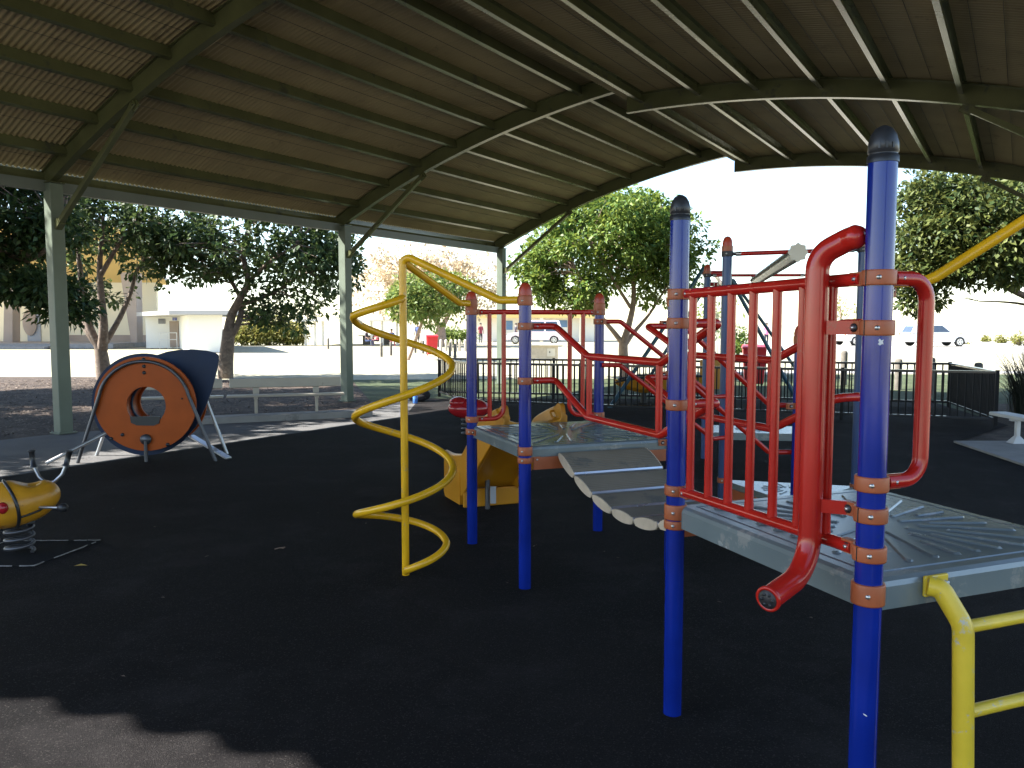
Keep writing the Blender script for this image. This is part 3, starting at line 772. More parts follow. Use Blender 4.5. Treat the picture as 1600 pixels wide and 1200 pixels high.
for k in range(9):
    t = k/8; q = P6+E2*(.05+.22*t)+EZ*(.34-.30*t+.12*math.sin(math.pi*t)*-1)
    ax_ = E2 if k % 2 else EZ
    ring = [q+(E2*math.cos(x)*.017+(EZ if k % 2 else E1)*math.sin(x)*.010) for x in [i*math.pi/4 for i in range(8)]]
    mb.tube(ring, .0035, 6, closed=True)
tb(mb, 'chain', M['steel'])

# ------------------------------------------------------------------ black railing enclosure
FL, FR, BL, BR = Vector((-.86, 15.45, 0)), Vector((7.68, 12.44, 0)), Vector((-1.62, 17.5, 0)), Vector((8.46, 15.2, 0))
FH = .865
pick = MB().box((0, 0, .475), (.022, .022, .72)).mesh('picket', M['fence'])
ppost = MB().box((0, 0, .44), (.05, .05, .88)).mesh('post', M['fence'])
def railing(a, b, label, np_, posts, zoff=0):
    t = thing('railing_fence', label, 'fence', a, 'black railing round the swing area'); d = b-a; L = d.length; dn_ = d.normalized(); an = math.atan2(d.y, d.x)
    for nm, z, w_, h_, m in (('top_rail', FH-.022, .052, .044, 'fence_top'), ('mid_rail', .80-.04, .0, 0, ''), ('bottom_rail', .105, .040, .040, 'fence_top')):
        if not m: continue
        mb = MB(); mb.beam(EZ*z+dn_*.026, d-dn_*.026+EZ*z, w_, h_); mb.build(nm, M[m], t, bevel=.006)
    for i in range(posts+1):
        q = d*(i/posts); inst('post', ppost, t, (q.x, q.y, zoff), an)
    for i in range(1, np_):
        q = d*(i/np_); inst('picket', pick, t, (q.x, q.y, zoff), an)
    return t
railing(FL, FR, 'long front run of black metal railing facing the climbing frame', 84, 4)
railing(BL, BR, 'long back run of black metal railing next to the grass and trees', 82, 4)
railing(BL, FL, 'short left end of black metal railing near the red spring rider', 17, 1)
railing(BR, FR, 'short right end of black metal railing beside the spiky bush', 38, 1)

# ------------------------------------------------------------------ swing frame and play boat inside the railing
sw = thing('swing_frame', 'dark teal A-frame swing set with red beam inside the railing', 'swing', (4.4, 17, 0))
SO = -Vector(sw.location)
def swb(mb, nm, m, parent=sw):
    o = mb.build(nm, m, parent)
    if parent is sw: o.location = SO
    return o
ends = []
for fl, fr, al, ar, z in (((1.85,15.1),(5.72,15.5),(3.70,15.4),(4.14,15.4),2.66), ((3.05,18.8),(7.22,18.8),(4.66,18.75),(5.24,18.75),2.62)):
    for f, a_ in ((fl, al), (fr, ar)):
        mb = MB(); mb.tube([(f[0], f[1], -.05), (a_[0], a_[1], z)], .038, 12); lg = swb(mb, 'leg', M['teal'])
        mb = MB(); q = Vector((a_[0], a_[1], z)); dd = (q-Vector((f[0], f[1], 0))).normalized(); mb.lathe([(.045,-.05),(.045,.03),(.03,.05),(0,.055)], q, 12, rot=dd.to_track_quat('Z','Y').to_matrix()); mb.build('cap', M['teal'], lg)
    mb = MB(); mb.tube([(al[0], al[1], z-.07), (ar[0], ar[1], z-.07)], .050, 12); swb(mb, 'coupling', M['redgloss'])
    ends.append(Vector(((al[0]+ar[0])/2, al[1], z-.06)))
mb = MB(); mb.tube(ends, .045, 14); swb(mb, 'top_beam', M['red'])
for f in (.30, .70):
    q = ends[0].lerp(ends[1], f); mb = MB()
    for s in (-1, 1):
        mb.tube([q+Vector((0, .18*s, -.04)), q+Vector((.0, .20*s, -1.75))], .007, 6)
    ch = swb(mb, 'chain_pair', M['steel'])
    mb = MB(); mb.box(q+Vector((0, 0, -1.78)), (.16, .46, .035)); mb.build('seat', M['black'], ch, bevel=.01)
bo = thing('play_boat', 'yellow moulded play boat behind the black railing', 'play boat', (3.2, 16.1, 0))
def hull(q):
    return q
st_x = [-1.10, -.95, -.6, 0, .5, .62]
hts = [(.40, .40), (.30, .46), (.22, .52), (.20, .55), (.20, .55), (.22, .55)]
mb = MB(); rows = []
for x, (lo, hi) in zip(st_x, hts):
    wv = .04 if x < -1.05 else (.22 if x < -.9 else .34)
    rows.append([Vector((x, -wv, hi)), Vector((x, -wv*.9, lo+.08)), Vector((x, -wv*.5, lo)), Vector((x, wv*.5, lo)), Vector((x, wv*.9, lo+.08)), Vector((x, wv, hi))])
vs = [q for r_ in rows for q in r_]; fs = []
for i in range(5):
    for k in range(5): fs.append((i*6+k, (i+1)*6+k, (i+1)*6+k+1, i*6+k+1))
    fs.append((i*6+5, (i+1)*6+5, (i+1)*6, i*6))
fs += [tuple(range(6))[::-1], tuple(range(30, 36))]
mb.add(vs, fs); mb.build('hull', M['slide'], bo, bevel=.02)
mb = MB(); mb.tube([(-1.1, -.02, .415), (-.95, -.235, .475), (-.6, -.355, .535), (0, -.355, .565), (.62, -.355, .565)], .022, 8); mb.tube([(-1.1, .02, .415), (-.95, .235, .475), (-.6, .355, .535), (0, .355, .565), (.62, .355, .565)], .022, 8); mb.build('gunwale', M['black'], bo)
mb = MB(); mb.box((.93, -.02, .58), (.58, .06, .60)); mb.build('stern_panel', M['slide'], bo, bevel=.02)
mb = MB()
for x in (-.5, .35): mb.lathe([(.06,-.0),(.06,.22)], (x, 0, 0), 12)
mb.build('mount', M['black'], bo)

# ------------------------------------------------------------------ benches
def bench_left():
    dB = Vector((.957, .290, 0)); nB = Vector((-dB.y, dB.x, 0))
    t = thing('park_bench', 'tan metal bench with low backrest, right one of the pair behind the orange tunnel', 'bench', (-3.88, 13.50, 0), 'pair of tan benches on the kerb')
    L = 1.86
    mb = MB(); mb.box((0, -.16, .405), (L+.06, .20, .040), None); mb.build('seat', M['bench'], t, bevel=.012)
    mb = MB(); mb.box((0, .13, .60), (L, .035, .165), Matrix.Rotation(R(-8), 3, 'X')); mb.build('backrest', M['bench'], t, bevel=.012)
    for x in (-.50, .50):
        mb = MB(); mb.box((x, -.06, .19), (.05, .06, .42)); mb.box((x, -.07, .365), (.06, .30, .04)); mb.build('leg', M['bench'], t, bevel=.006)
        mb = MB(); mb.box((x, .14, .49), (.10, .022, .26), Matrix.Rotation(R(-8), 3, 'X')); mb.build('back_support', M['bench'], t)
    t.rotation_euler = (0, 0, math.atan2(dB.y, dB.x)); return t, dB
b1, dB = bench_left()
b2 = copy_tree(b1); b2.location = Vector(b1.location)-dB*1.97; b2['label'] = 'tan metal bench with low backrest, left one, partly behind the orange tunnel'
mb = MB(); k0 = Vector((-7.0, 12.52, 0)); k1 = Vector((-2.55, 13.88, 0)); dk = (k1-k0).normalized()
for i in range(3):
    pass
mb.beam(Vector((-5.55, 12.55, .03)), Vector((-2.50, 13.86, .03)), .32, .14); o = mb.build('kerb', M['concrete'], bevel=.01); o['kind'] = 'structure'
t = thing('plank_bench', 'pale backless plank bench at the right edge on the concrete pad', 'bench', (6.72, 9.7, 0))
mb = MB(); mb.box((0, -.3, .375), (.24, 2.9, .05)); mb.build('seat', M['bench_white'], t, bevel=.015)
for y in (.70, -1.3):
    mb = MB(); mb.box((0, y, .19), (.05, .06, .34)); mb.box((0, y, .335), (.20, .07, .03))
    mb.add([Vector((x*sx_, y+yy*.5, z)) for z, x, yy in ((.026, .10, .16), (.026, .10, -.16), (.12, .03, .06), (.12, .03, -.06)) for sx_ in (-1, 1)], [(0,2,3,1),(4,5,7,6),(0,4,6,2),(1,3,7,5),(0,1,5,4),(2,6,7,3)])
    mb.build('leg', M['bench_white'], t, bevel=.006)

# ------------------------------------------------------------------ crawl-through disc toy
tn = thing('crawl_tunnel', 'orange crawl-through disc with blue fin and steel legs on the rubber', 'play tunnel', (-4.28, 9.15, 0), rotz=R(4))
def plate(outline, hole_c, hole_r, y0, y1, m, name, n=40):
    """flat plate in the local XZ plane with a round hole"""
    k = len(outline); hole = []
    hc = Vector((hole_c[0], hole_c[1]))
    for x, z in outline:
        d = (Vector((x, z))-hc).normalized(); hole.append((hc.x+d.x*hole_r, hc.y+d.y*hole_r))
    mb = MB()
    for y, fl in ((y0, 1), (y1, 0)):
        vs = [(x, y, z) for x, z in outline]+[(x, y, z) for x, z in hole]
        fs = [(i, (i+1) % k, k+(i+1) % k, k+i) for i in range(k)]
        mb.add(vs, fs if fl else [f[::-1] for f in fs], 0)
    mb.add([(x, y0, z) for x, z in outline]+[(x, y1, z) for x, z in outline], [(i, k+i, k+(i+1) % k, (i+1) % k) for i in range(k)], 0, True)
    mb.add([(x, y0, z) for x, z in hole]+[(x, y1, z) for x, z in hole], [(i, (i+1) % k, k+(i+1) % k, k+i) for i in range(k)], 0, True)
    return mb.build(name, m, tn)
C0 = (0, .675); RD = .575
circ = [(math.cos(2*math.pi*i/64)*RD, C0[1]+math.sin(2*math.pi*i/64)*RD*.96) for i in range(64)]
# flattened lower corners like the photograph
circ = [(x*(1-.05*max(0, (.30-z)/.3)), z) for x, z in circ]
plate(circ, (.01, .655), .222, 0, .030, M['orange_panel'], 'front_disc')
# blue fin: round on the left, pointed wing at the upper right
fin = []
for i in range(40):
    an = R(75)+R(230)*i/39; fin.append((math.cos(an)*.61-.085, .648+math.sin(an)*.61))
wing = [(.34, .20), (.50, .38), (.62, .62), (.70, .83), (.765, 1.06), (.79, 1.18), (.785, 1.235), (.745, 1.265), (.64, 1.29), (.48, 1.305), (.33, 1.30), (.20, 1.28)]
fin = fin+wing
# order from the wing end back to the start
plate(fin, (.0, .66), .230, .20, .235, M['navy_panel'], 'blue_fin')
plate([(x*.99, z) for x, z in circ], (0, .665), .222, .42, .45, M['orange_panel'], 'rear_disc')
mb = MB()
mb.lathe([(.236,.03),(.236,.20)], (.0, 0, .66), 32, rot=Matrix(((1,0,0),(0,0,1),(0,-1,0))))
mb = MB(); n = 28; vs = []
for y in (.03, .20, .235, .42):
    vs += [(math.cos(2*math.pi*i/n)*.25, y, .66+math.sin(2*math.pi*i/n)*.25) for i in range(n)]
mb.add(vs, [(r_*n+i, r_*n+(i+1) % n, (r_+1)*n+(i+1) % n, (r_+1)*n+i) for r_ in (0, 2) for i in range(n)], 0, True)
mb.build('tunnel_wall', M['orange_panel'], tn)
mb = MB(); mb.prism([(-.175,-.012,.53),(-.165,-.012,.455),(-.10,-.012,.425),(.09,-.012,.420),(.15,-.012,.445),(.175,-.012,.53)], (0,.018,0)); mb.box((.02, .12, .475), (.29, .20, .03)); mb.build('rubber_flap', M['black'], tn, bevel=.012)
for y, nm, x0, x1 in ((-.030, 'front_frame', -.78, .80), (.50, 'rear_frame', -.80, .78)):
    Rf = .515; zc_ = .675; pts = [(x0, y, -.02)]
    for i in range(25):
        an = R(168)-R(156)*i/24; pts.append((math.cos(an)*Rf, y, zc_+math.sin(an)*Rf*.97))
    pts.append((x1, y, -.02)); mb = MB(); mb.tube(pts, .020, 12); mb.build(nm, M['steel_dark'] if y < 0 else M['steel'], tn)
mb = MB(); mb.tube([(0, -.03, -.02), (0, -.03, .245)], .020, 12); mb.lathe([(.062,-.012),(.062,.012),(.0,.014)], (0, -.02, .26), 16, rot=Matrix.Rotation(R(90), 3, 'X')); mb.build('centre_leg', M['steel_dark'], tn)
mb = MB(); mb.tube([(-.43, .10, .36), (-1.02, -.24, .03)], .022, 12); mb.build('side_strut', M['steel'], tn)
mb = MB(); mb.beam((.36, .45, .235), (.93, .02, .02), .085, .020); mb.build('foot_plate', M['alu'], tn, bevel=.004)
mb = MB()
for x, z in ((0,1.195),(0,1.115),(0,1.04),(-.40,.27),(-.27,.315),(.24,.195),(.42,.735)):
    mb.lathe([(.022 if z != .735 else .010, 0), (.020 if z != .735 else .009, .010), (0, .012)], (x, 0, z), 12, rot=Matrix.Rotation(R(90), 3, 'X'))
mb.build('bolt_caps', M['black'], tn)

# ------------------------------------------------------------------ spring riders
def coil(mb, r, z0, z1, turns, th, m=0):
    pts = [(math.cos(2*math.pi*turns*i/90)*r, math.sin(2*math.pi*turns*i/90)*r, z0+(z1-z0)*i/90) for i in range(91)]; mb.tube(pts, th, 10, m)
sr = thing('spring_rider', 'honey yellow beetle-shaped spring rider with black grips at the left edge', 'spring rider', (-3.45, 5.42, 0))
mb = MB(); coil(mb, .085, .012, .215, 3.6, .013); mb.build('spring', M['steel_dark'], sr)
def bee(q):
    if q.z > .1:
        f = math.exp(-((q.x-.42)/.26)**2)*max(0, 1-abs(q.y)*.9); q = Vector((q.x, q.y, q.z-.55*(q.z-.1)*f))
    return Vector((q.x, q.y*(1-.12*max(0, q.x)), q.z))
rb = Matrix.Rotation(R(38), 3, 'Z') @ Matrix.Rotation(R(-10), 3, 'Y')
mb = MB(); mb.ell((-.02, 0, .36), (.285, .19, .165), 48, 30, 0, rb, bee); bodyo = mb.build('body', M['honey'], sr)
def onbody(th, x, off=.004):
    rr_ = math.sqrt(max(0, 1-x*x)); q = bee(Vector((x, rr_*math.cos(th), rr_*math.sin(th))))
    q = Vector((q.x*(.285+off), q.y*(.19+off), q.z*(.165+off))); return Vector((-.02, 0, .36))+rb @ q
mb = MB(); mb.tube([onbody(2*math.pi*i/40, -.06+.05*math.cos(4*math.pi*i/40)) for i in range(40)], .011, 8, closed=True); mb.build('black_band', M['black'], bodyo)
mb = MB(); mb.tube([onbody(R(206), -.06+i*.07, .001) for i in range(9)], [.004]+[.0085]*7+[.004], 8); mb.build('black_stripe', M['black'], bodyo)
for th in (R(172), R(10)):
    q = onbody(th, -.30, -.004); mb = MB(); mb.ell(q, (.034,.034,.040), 14, 9); mb.build('red_eye', M['redgloss'], bodyo)
mb = MB(); mb.box((-.01, 0, .222), (.20, .16, .022), Matrix.Rotation(R(38), 3, 'Z')); mb.build('mount_plate', M['black'], sr, bevel=.006)
hb = [(-.005, .22, .70), (.01, .21, .60), (.055, .20, .52), (.11, .19, .475), (.17, .19, .485), (.225, .20, .54), (.25, .21, .61), (.27, .22, .70)]
hb = [Vector(q)+Vector((-.03, .02, -.02)) for q in hb]
mb = MB(); mb.tube(hb, .0125, 12); hbo = mb.build('handlebar', M['steel'], sr)
mb = MB(); mb.tube([hb[3].lerp(hb[4], .5), hb[3].lerp(hb[4], .5)+Vector((-.03, -.10, -.08))], .013, 10); mb.build('stem', M['steel_dark'], sr)
for a_, b_ in ((hb[0], hb[1]), (hb[7], hb[6])):
    mb = MB(); d = (b_-a_); mb.tube([a_-d*.12, a_-d*.05, a_+d*.02, a_+d*1.0, a_+d*1.05, a_+d*1.15], [.020, .030, .019, .019, .026, .026], 12); mb.build('grip', M['black'], hbo)
for s in (1, -1):
    mb = MB(); q0 = Vector((.14*s, -.03*s, .335)); q1 = Vector((.385*s, -.09*s, .345)); mb.tube([q0, q1], .010, 10); fp = mb.build('foot_peg', M['steel'], sr)
    d = (q1-q0).normalized(); mb = MB(); mb.tube([q1-d*.05, q1-d*.035, q1-d*.01, q1, q1+d*.012], [.024, .032, .032, .026, .012], 12); mb.build('peg_end', M['black'], fp)
pdc = [(-.40,-.32), (.28,-.30), (.40,.32), (-.28,.30)]
mb = MB(); mb.prism([(x, y, -.01) for x, y in pdc], (0, 0, .014)); mb.build('base_pad', M['pad'], sr)
mb = MB()
for (x0, y0), (x1, y1) in zip(pdc, pdc[1:]+pdc[:1]):
    N = 14
    for i in range(N):
        if rnd.random() < .12: continue
        f0, f1 = i/N, (i+1)/N; j = lambda: rnd.uniform(-.004, .004)
        mb.beam((x0+(x1-x0)*f0+j(), y0+(y1-y0)*f0+j(), .005), (x0+(x1-x0)*f1+j(), y0+(y1-y0)*f1+j(), .005), rnd.uniform(.005, .011), .006)
mb.build('pad_seam', M['seam'], sr)
s2 = thing('spring_rider', 'glossy dark red rounded spring rider near the railing corner', 'spring rider', (-.62, 11.25, 0))
mb = MB(); coil(mb, .10, .012, .30, 4.5, .014); mb.build('spring', M['steel_dark'], s2)
mb = MB(); mb.ell((0, 0, .40), (.30, .22, .15), 24, 14); b_ = mb.build('body', M['redgloss'], s2)
mb = MB(); mb.ell((-.14, -.02, .49), (.14, .16, .08), 18, 10); mb.build('seat', M['redgloss'], s2)
mb = MB(); mb.tube([(.02, -.20, .62), (.05, -.10, .55), (.05, .10, .55), (.02, .20, .62)], .012, 10); mb.build('handlebar', M['black'], s2)

# ------------------------------------------------------------------ trees and plants
def leaf_mesh(centers, normals_bias, n_per, rc, ll, lw, seed, droop=.3):
    rs = np.random.default_rng(seed); C = np.asarray(centers, float); K = len(C)
    n = int(n_per*K); idx = rs.integers(0, K, n)
    rcs = rc*(.6+.8*rs.random(K))
    d = rs.normal(size=(n, 3)); d /= np.linalg.norm(d, axis=1)[:, None]+1e-9
    rad = rcs[idx]*np.cbrt(.15+.85*rs.random(n))
    d2 = d*np.array([1, 1, .72])
    pos = C[idx]+d2*rad[:, None]
    # leaf axis: outwards and a bit down; random roll
    ax = d+rs.normal(size=(n, 3))*.55; ax[:, 2] -= droop; ax /= np.linalg.norm(ax, axis=1)[:, None]+1e-9
    up = rs.normal(size=(n, 3))*.6+np.array([0, 0, 1.0])
    sd_ = np.cross(ax, up); sd_ /= np.linalg.norm(sd_, axis=1)[:, None]+1e-9
    nr = np.cross(sd_, ax)
    L = ll*(.65+.7*rs.random(n))[:, None]; Wd = lw*(.65+.7*rs.random(n))[:, None]
    v0 = pos; v1 = pos+ax*L*.45+sd_*Wd*.5+nr*L*.05; v2 = pos+ax*L-nr*L*.06; v3 = pos+ax*L*.45-sd_*Wd*.5+nr*L*.05
    V = np.stack([v0, v1, v2, v3], 1).reshape(-1, 3)
    b0 = np.arange(n)*4
    F = np.stack([b0, b0+1, b0+2, b0, b0+2, b0+3], 1).reshape(-1)
    me = bpy.data.meshes.new('crown'); nt_ = n*2
    me.vertices.add(n*4); me.vertices.foreach_set('co', V.ravel())
    me.loops.add(nt_*3); me.loops.foreach_set('vertex_index', F)
    me.polygons.add(nt_); me.polygons.foreach_set('loop_start', np.arange(nt_)*3); me.polygons.foreach_set('loop_total', np.full(nt_, 3))
    me.update(calc_edges=True); return me
def clumps(ells, seed, shell=.55):
    rs = np.random.default_rng(seed); out_ = []
    for (c, r, k) in ells:
        d = rs.normal(size=(k, 3)); d /= np.linalg.norm(d, axis=1)[:, None]
        rad = (shell+(1-shell)*rs.random(k))
        q = d*rad[:, None]*np.array(r)*(.9+.25*rs.random((k, 1)))+np.array(c); out_.append(q)
    return np.concatenate(out_)
def tree(name, label, base, limbs, ells, leafm, barkm, seed, n_per=150, rc=.55, ll=.17, lw=.085, shell=.45, group=None, twigs=True, cat='tree', zmin=None, droop=.3):
    base = Vector(base); t = thing(name, label, cat, base, group)
    mb = MB(); nodes = []
    for pts, r0, r1 in limbs:
        pts = [Vector(q)-base for q in pts]
        P_ = []   # catmull smoothing
        for i in range(len(pts)-1):
            a_, b_, c_, d_ = pts[max(i-1, 0)], pts[i], pts[i+1], pts[min(i+2, len(pts)-1)]
            for k in range(4):
                f = k/4; P_.append(.5*((2*b_)+(c_-a_)*f+(2*a_-5*b_+4*c_-d_)*f*f+(3*b_-a_-3*c_+d_)*f**3))
        P_.append(pts[-1]); N = len(P_)
        rr_ = [r0+(r1-r0)*i/(N-1) for i in range(N)]
        mb.tube(P_, rr_, 9); nodes += [(q, r_) for q, r_ in zip(P_, rr_)]
    C = clumps([((c[0]-base.x, c[1]-base.y, c[2]-base.z), r, k) for c, r, k in ells], seed, shell)
    if zmin is not None: C = C[C[:, 2] > zmin]
    if twigs:
        rr2 = random.Random(seed)
        up_nodes = [x for x in nodes if x[0].z > 1.0] or nodes
        for q in C:
            q = Vector(q)
            if rr2.random() < .35: continue
            best = min(up_nodes, key=lambda x: (x[0]-q).length+max(0, x[0].z-q.z)*.8)
            a_ = best[0]; m_ = a_.lerp(q, .5)+Vector((rr2.uniform(-.15, .15), rr2.uniform(-.15, .15), rr2.uniform(.0, .2)))
            rad = min(best[1]*.7, .012+.014*(q-a_).length)
            mb.tube([a_, a_.lerp(m_, .5)+Vector((0, 0, .03)), m_, m_.lerp(q, .5), q], [rad, rad*.85, rad*.65, rad*.45, .006], 5, caps=False)
    mb.build('trunk', barkm, t)
    me = leaf_mesh(C, None, n_per, rc, ll, lw, seed, droop); me.materials.append(leafm)
    inst('crown', me, t); return t
# tree 1: forked trunk behind the left post
Y1 = 23.2; b1_ = gnd(163, 592)
tree('shade_tree', 'many-stemmed dark green tree behind the left shelter post', b1_,
     [([b1_-EZ*.1, at(160, 565, Y1), at(157, 545, Y1)], .23, .17),
      ([at(157, 547, Y1), at(138, 520, Y1), at(124, 490, Y1+.3), at(104, 450, Y1+.6), at(80, 410, Y1+.6)], .10, .04),
      ([at(156, 545, Y1), at(140, 510, Y1), at(129, 460, Y1), at(124, 410, Y1), at(115, 360, Y1+.3)], .13, .05),
      ([at(160, 546, Y1), at(162, 510, Y1-.2), at(158, 460, Y1-.3), at(156, 410, Y1-.3), at(162, 350, Y1-.5)], .15, .05),
      ([at(157, 430, Y1-.3), at(172, 405, Y1-.4), at(190, 375, Y1-.5), at(215, 340, Y1-.5)], .08, .03),
      ([at(165, 535, Y1), at(188, 495, Y1+.2), at(205, 455, Y1+.4), at(215, 420, Y1+.5), at(245, 380, Y1+.6)], .09, .03)],
     [(at(190, 345, Y1), (2.6, 2.4, 1.45), 68), (at(110, 360, Y1+.5), (1.7, 1.8, 1.2), 24), (at(255, 385, Y1+.3), (1.1, 1.3, .8), 17), (at(150, 455, Y1+.5), (.9, 1.0, .35), 5)],
     M['leaf_a'], M['bark'], 11, n_per=62, rc=.42, ll=.19, lw=.105)
Y2 = 23.7; b2_ = gnd(352, 590)
tree('shade_tree', 'broad dark green tree behind the tan benches', b2_,
     [([b2_-EZ*.1, at(353, 565, Y2), at(356, 535, Y2), at(357, 515, Y2)], .24, .17),
      ([at(357, 517, Y2), at(362, 492, Y2), at(374, 468, Y2-.2), at(387, 440, Y2-.3), at(380, 395, Y2-.4), at(390, 350, Y2-.5)], .15, .05),
      ([at(359, 528, Y2), at(371, 508, Y2+.1), at(377, 485, Y2+.2), at(374, 462, Y2+.3), at(350, 420, Y2+.4), at(330, 370, Y2+.4)], .11, .04),
      ([at(378, 476, Y2), at(402, 468, Y2+.3), at(432, 455, Y2+.5), at(470, 430, Y2+.6), at(510, 420, Y2+.6)], .07, .03),
      ([at(384, 445, Y2-.3), at(420, 410, Y2-.8), at(460, 385, Y2-1.0)], .07, .03)],
     [(at(395, 365, Y2), (3.1, 2.6, 1.7), 98), (at(480, 430, Y2+.2), (1.55, 1.6, 1.25), 32), (at(300, 405, Y2), (1.4, 1.6, .9), 22), (at(455, 492, Y2+.3), (1.2, 1.1, .45), 13), (at(535, 400, Y2+.2), (.6, .9, 1.1), 14)],
     M['leaf_a'], M['bark'], 12, n_per=62, rc=.42, ll=.19, lw=.105)
# tree 3: behind the railing in the middle
Y3 = 24.2; b3_ = gnd(976, 588.5)
tree('spreading_tree', 'round sunlit tree with pale trunk standing behind the black railing', b3_,
     [([b3_-EZ*.1, at(976, 575, Y3), at(974, 552, Y3), at(974, 535, Y3)], .17, .14),
      ([at(974, 538, Y3), at(960, 520, Y3), at(944, 500, Y3-.2), at(925, 470, Y3-.4), at(900, 420, Y3-.6)], .09, .03),
      ([at(974, 536, Y3), at(982, 510, Y3), at(990, 470, Y3), at(988, 420, Y3+.1), at(980, 360, Y3)], .12, .04),
      ([at(976, 540, Y3), at(990, 520, Y3+.3), at(1015, 490, Y3+.5), at(1040, 450, Y3+.6)], .08, .03),
      ([at(985, 480, Y3), at(960, 440, Y3-.5), at(930, 390, Y3-.8)], .06, .03)],
     [(at(950, 385, Y3), (2.7, 2.5, 1.7), 150), (at(840, 425, Y3-.2), (.85, 1.2, .95), 26), (at(1045, 400, Y3+.2), (1.15, 1.5, 1.45), 45), (at(975, 325, Y3), (1.7, 1.6, .7), 36), (at(905, 470, Y3-.5), (1.0, .9, .45), 13)],
     M['leaf_b'], M['bark_pale'], 13, n_per=120, rc=.42, ll=.16, lw=.085)
# tree 4: right edge under the roof line
b4_ = Vector((13.4, 18.6, 0)); Y4 = 18.4
tree('spreading_tree', 'dense tree hanging in from the right edge above the parked cars', b4_,
     [([b4_-EZ*.1, b4_+Vector((-.1, 0, 1.2)), b4_+Vector((-.3, -.1, 2.2))], .22, .16),
      ([b4_+Vector((-.2, 0, 1.8)), at(1600, 462, Y4), at(1570, 445, Y4), at(1540, 415, Y4), at(1520, 390, Y4)], .09, .03),
      ([b4_+Vector((-.2, 0, 1.7)), at(1610, 478, Y4+.3), at(1570, 472, Y4+.3), at(1530, 471, Y4+.3)], .045, .012),
      ([b4_+Vector((-.3, -.1, 2.2)), b4_+Vector((-.6, -.2, 3.4)), b4_+Vector((-1.2, -.2, 4.4))], .13, .05)],
     [(at(1520, 370, Y4), (1.7, 2.0, 1.25), 95), (at(1600, 335, Y4), (2.2, 2.3, 1.5), 100), (at(1440, 395, Y4), (.55, .9, .75), 20), (at(1432, 465, Y4), (.32, .5, .26), 7), (at(1465, 300, Y4), (.7, .8, .4), 14)],
     M['leaf_c'], M['bark'], 14, n_per=120, rc=.42, ll=.15, lw=.08)
# tree 0: left edge
b0_ = Vector((-12.9, 17.4, 0)); Y0 = 17.2
tree('shade_tree', 'leafy dark tree hanging in at the left edge of the frame', b0_,
     [([b0_-EZ*.1, b0_+Vector((.05, 0, 1.0)), b0_+Vector((.1, 0, 1.9))], .2, .15),
      ([b0_+Vector((.1, 0, 1.8)), b0_+Vector((.9, .1, 2.4)), b0_+Vector((1.8, .1, 2.9)), at(60, 400, Y0), at(95, 360, Y0)], .10, .03),
      ([b0_+Vector((.1, 0, 1.7)), b0_+Vector((1.1, .1, 2.1)), at(40, 460, Y0), at(85, 445, Y0), at(130, 455, Y0)], .07, .015),
      ([b0_+Vector((.1, 0, 1.9)), b0_+Vector((-.2, .2, 3.2)), b0_+Vector((-.1, .2, 4.4))], .12, .04)],
     [((-11.6, 17.2, 3.9), (1.55, 2.0, 1.35), 66), ((-13.2, 17.4, 4.5), (1.9, 2.2, 1.5), 60), (at(60, 455, Y0), (1.0, .9, .28), 20), (at(105, 480, Y0), (.45, .5, .18), 6), (at(70, 345, Y0), (.5, .8, .6), 12), ((-12.6, 17.4, 6.2), (2.0, 2.3, .9), 60), ((-10.9, 17.9, 7.3), (2.3, 2.4, 1.5), 90)],
     M['leaf_a'], M['bark'], 15, n_per=110, rc=.42, ll=.17, lw=.085)
# trees left of the frame that shade the mulch
for i, (x, y, sd_, lab) in enumerate(((-14.9, 7.2, 21, 'tree left of the frame nearest the camera'), (-13.0, 10.25, 22, 'tree left of the frame beside the path'), (-11.45, 13.1, 23, 'tree left of the frame just short of the left edge'), (-18.0, 12.5, 24, 'tree left of the frame, second row back'), (-16.8, 16.4, 25, 'tree left of the frame, second row beyond the mulch'))):
    b = Vector((x, y, 0))
    tree('shade_tree', lab, b,
         [([b-EZ*.1, b+Vector((0, 0, 1.5)), b+Vector((.1, 0, 2.6)), b+Vector((.2, .1, 4.6))], .22, .06), ([b+Vector((.05, 0, 2)), b+Vector((1.2, .3, 3.4))], .09, .04), ([b+Vector((.05, 0, 2)), b+Vector((-1.2, -.3, 3.6))], .09, .04)],
         [((x, y, 5.0), (2.3, 2.4, 1.75), 120), ((x-1.3, y+.95, 7.4), (2.3, 2.4, 1.6), 90)], M['leaf_a'], M['bark'], sd_, n_per=110, rc=.45, ll=.2, lw=.10)
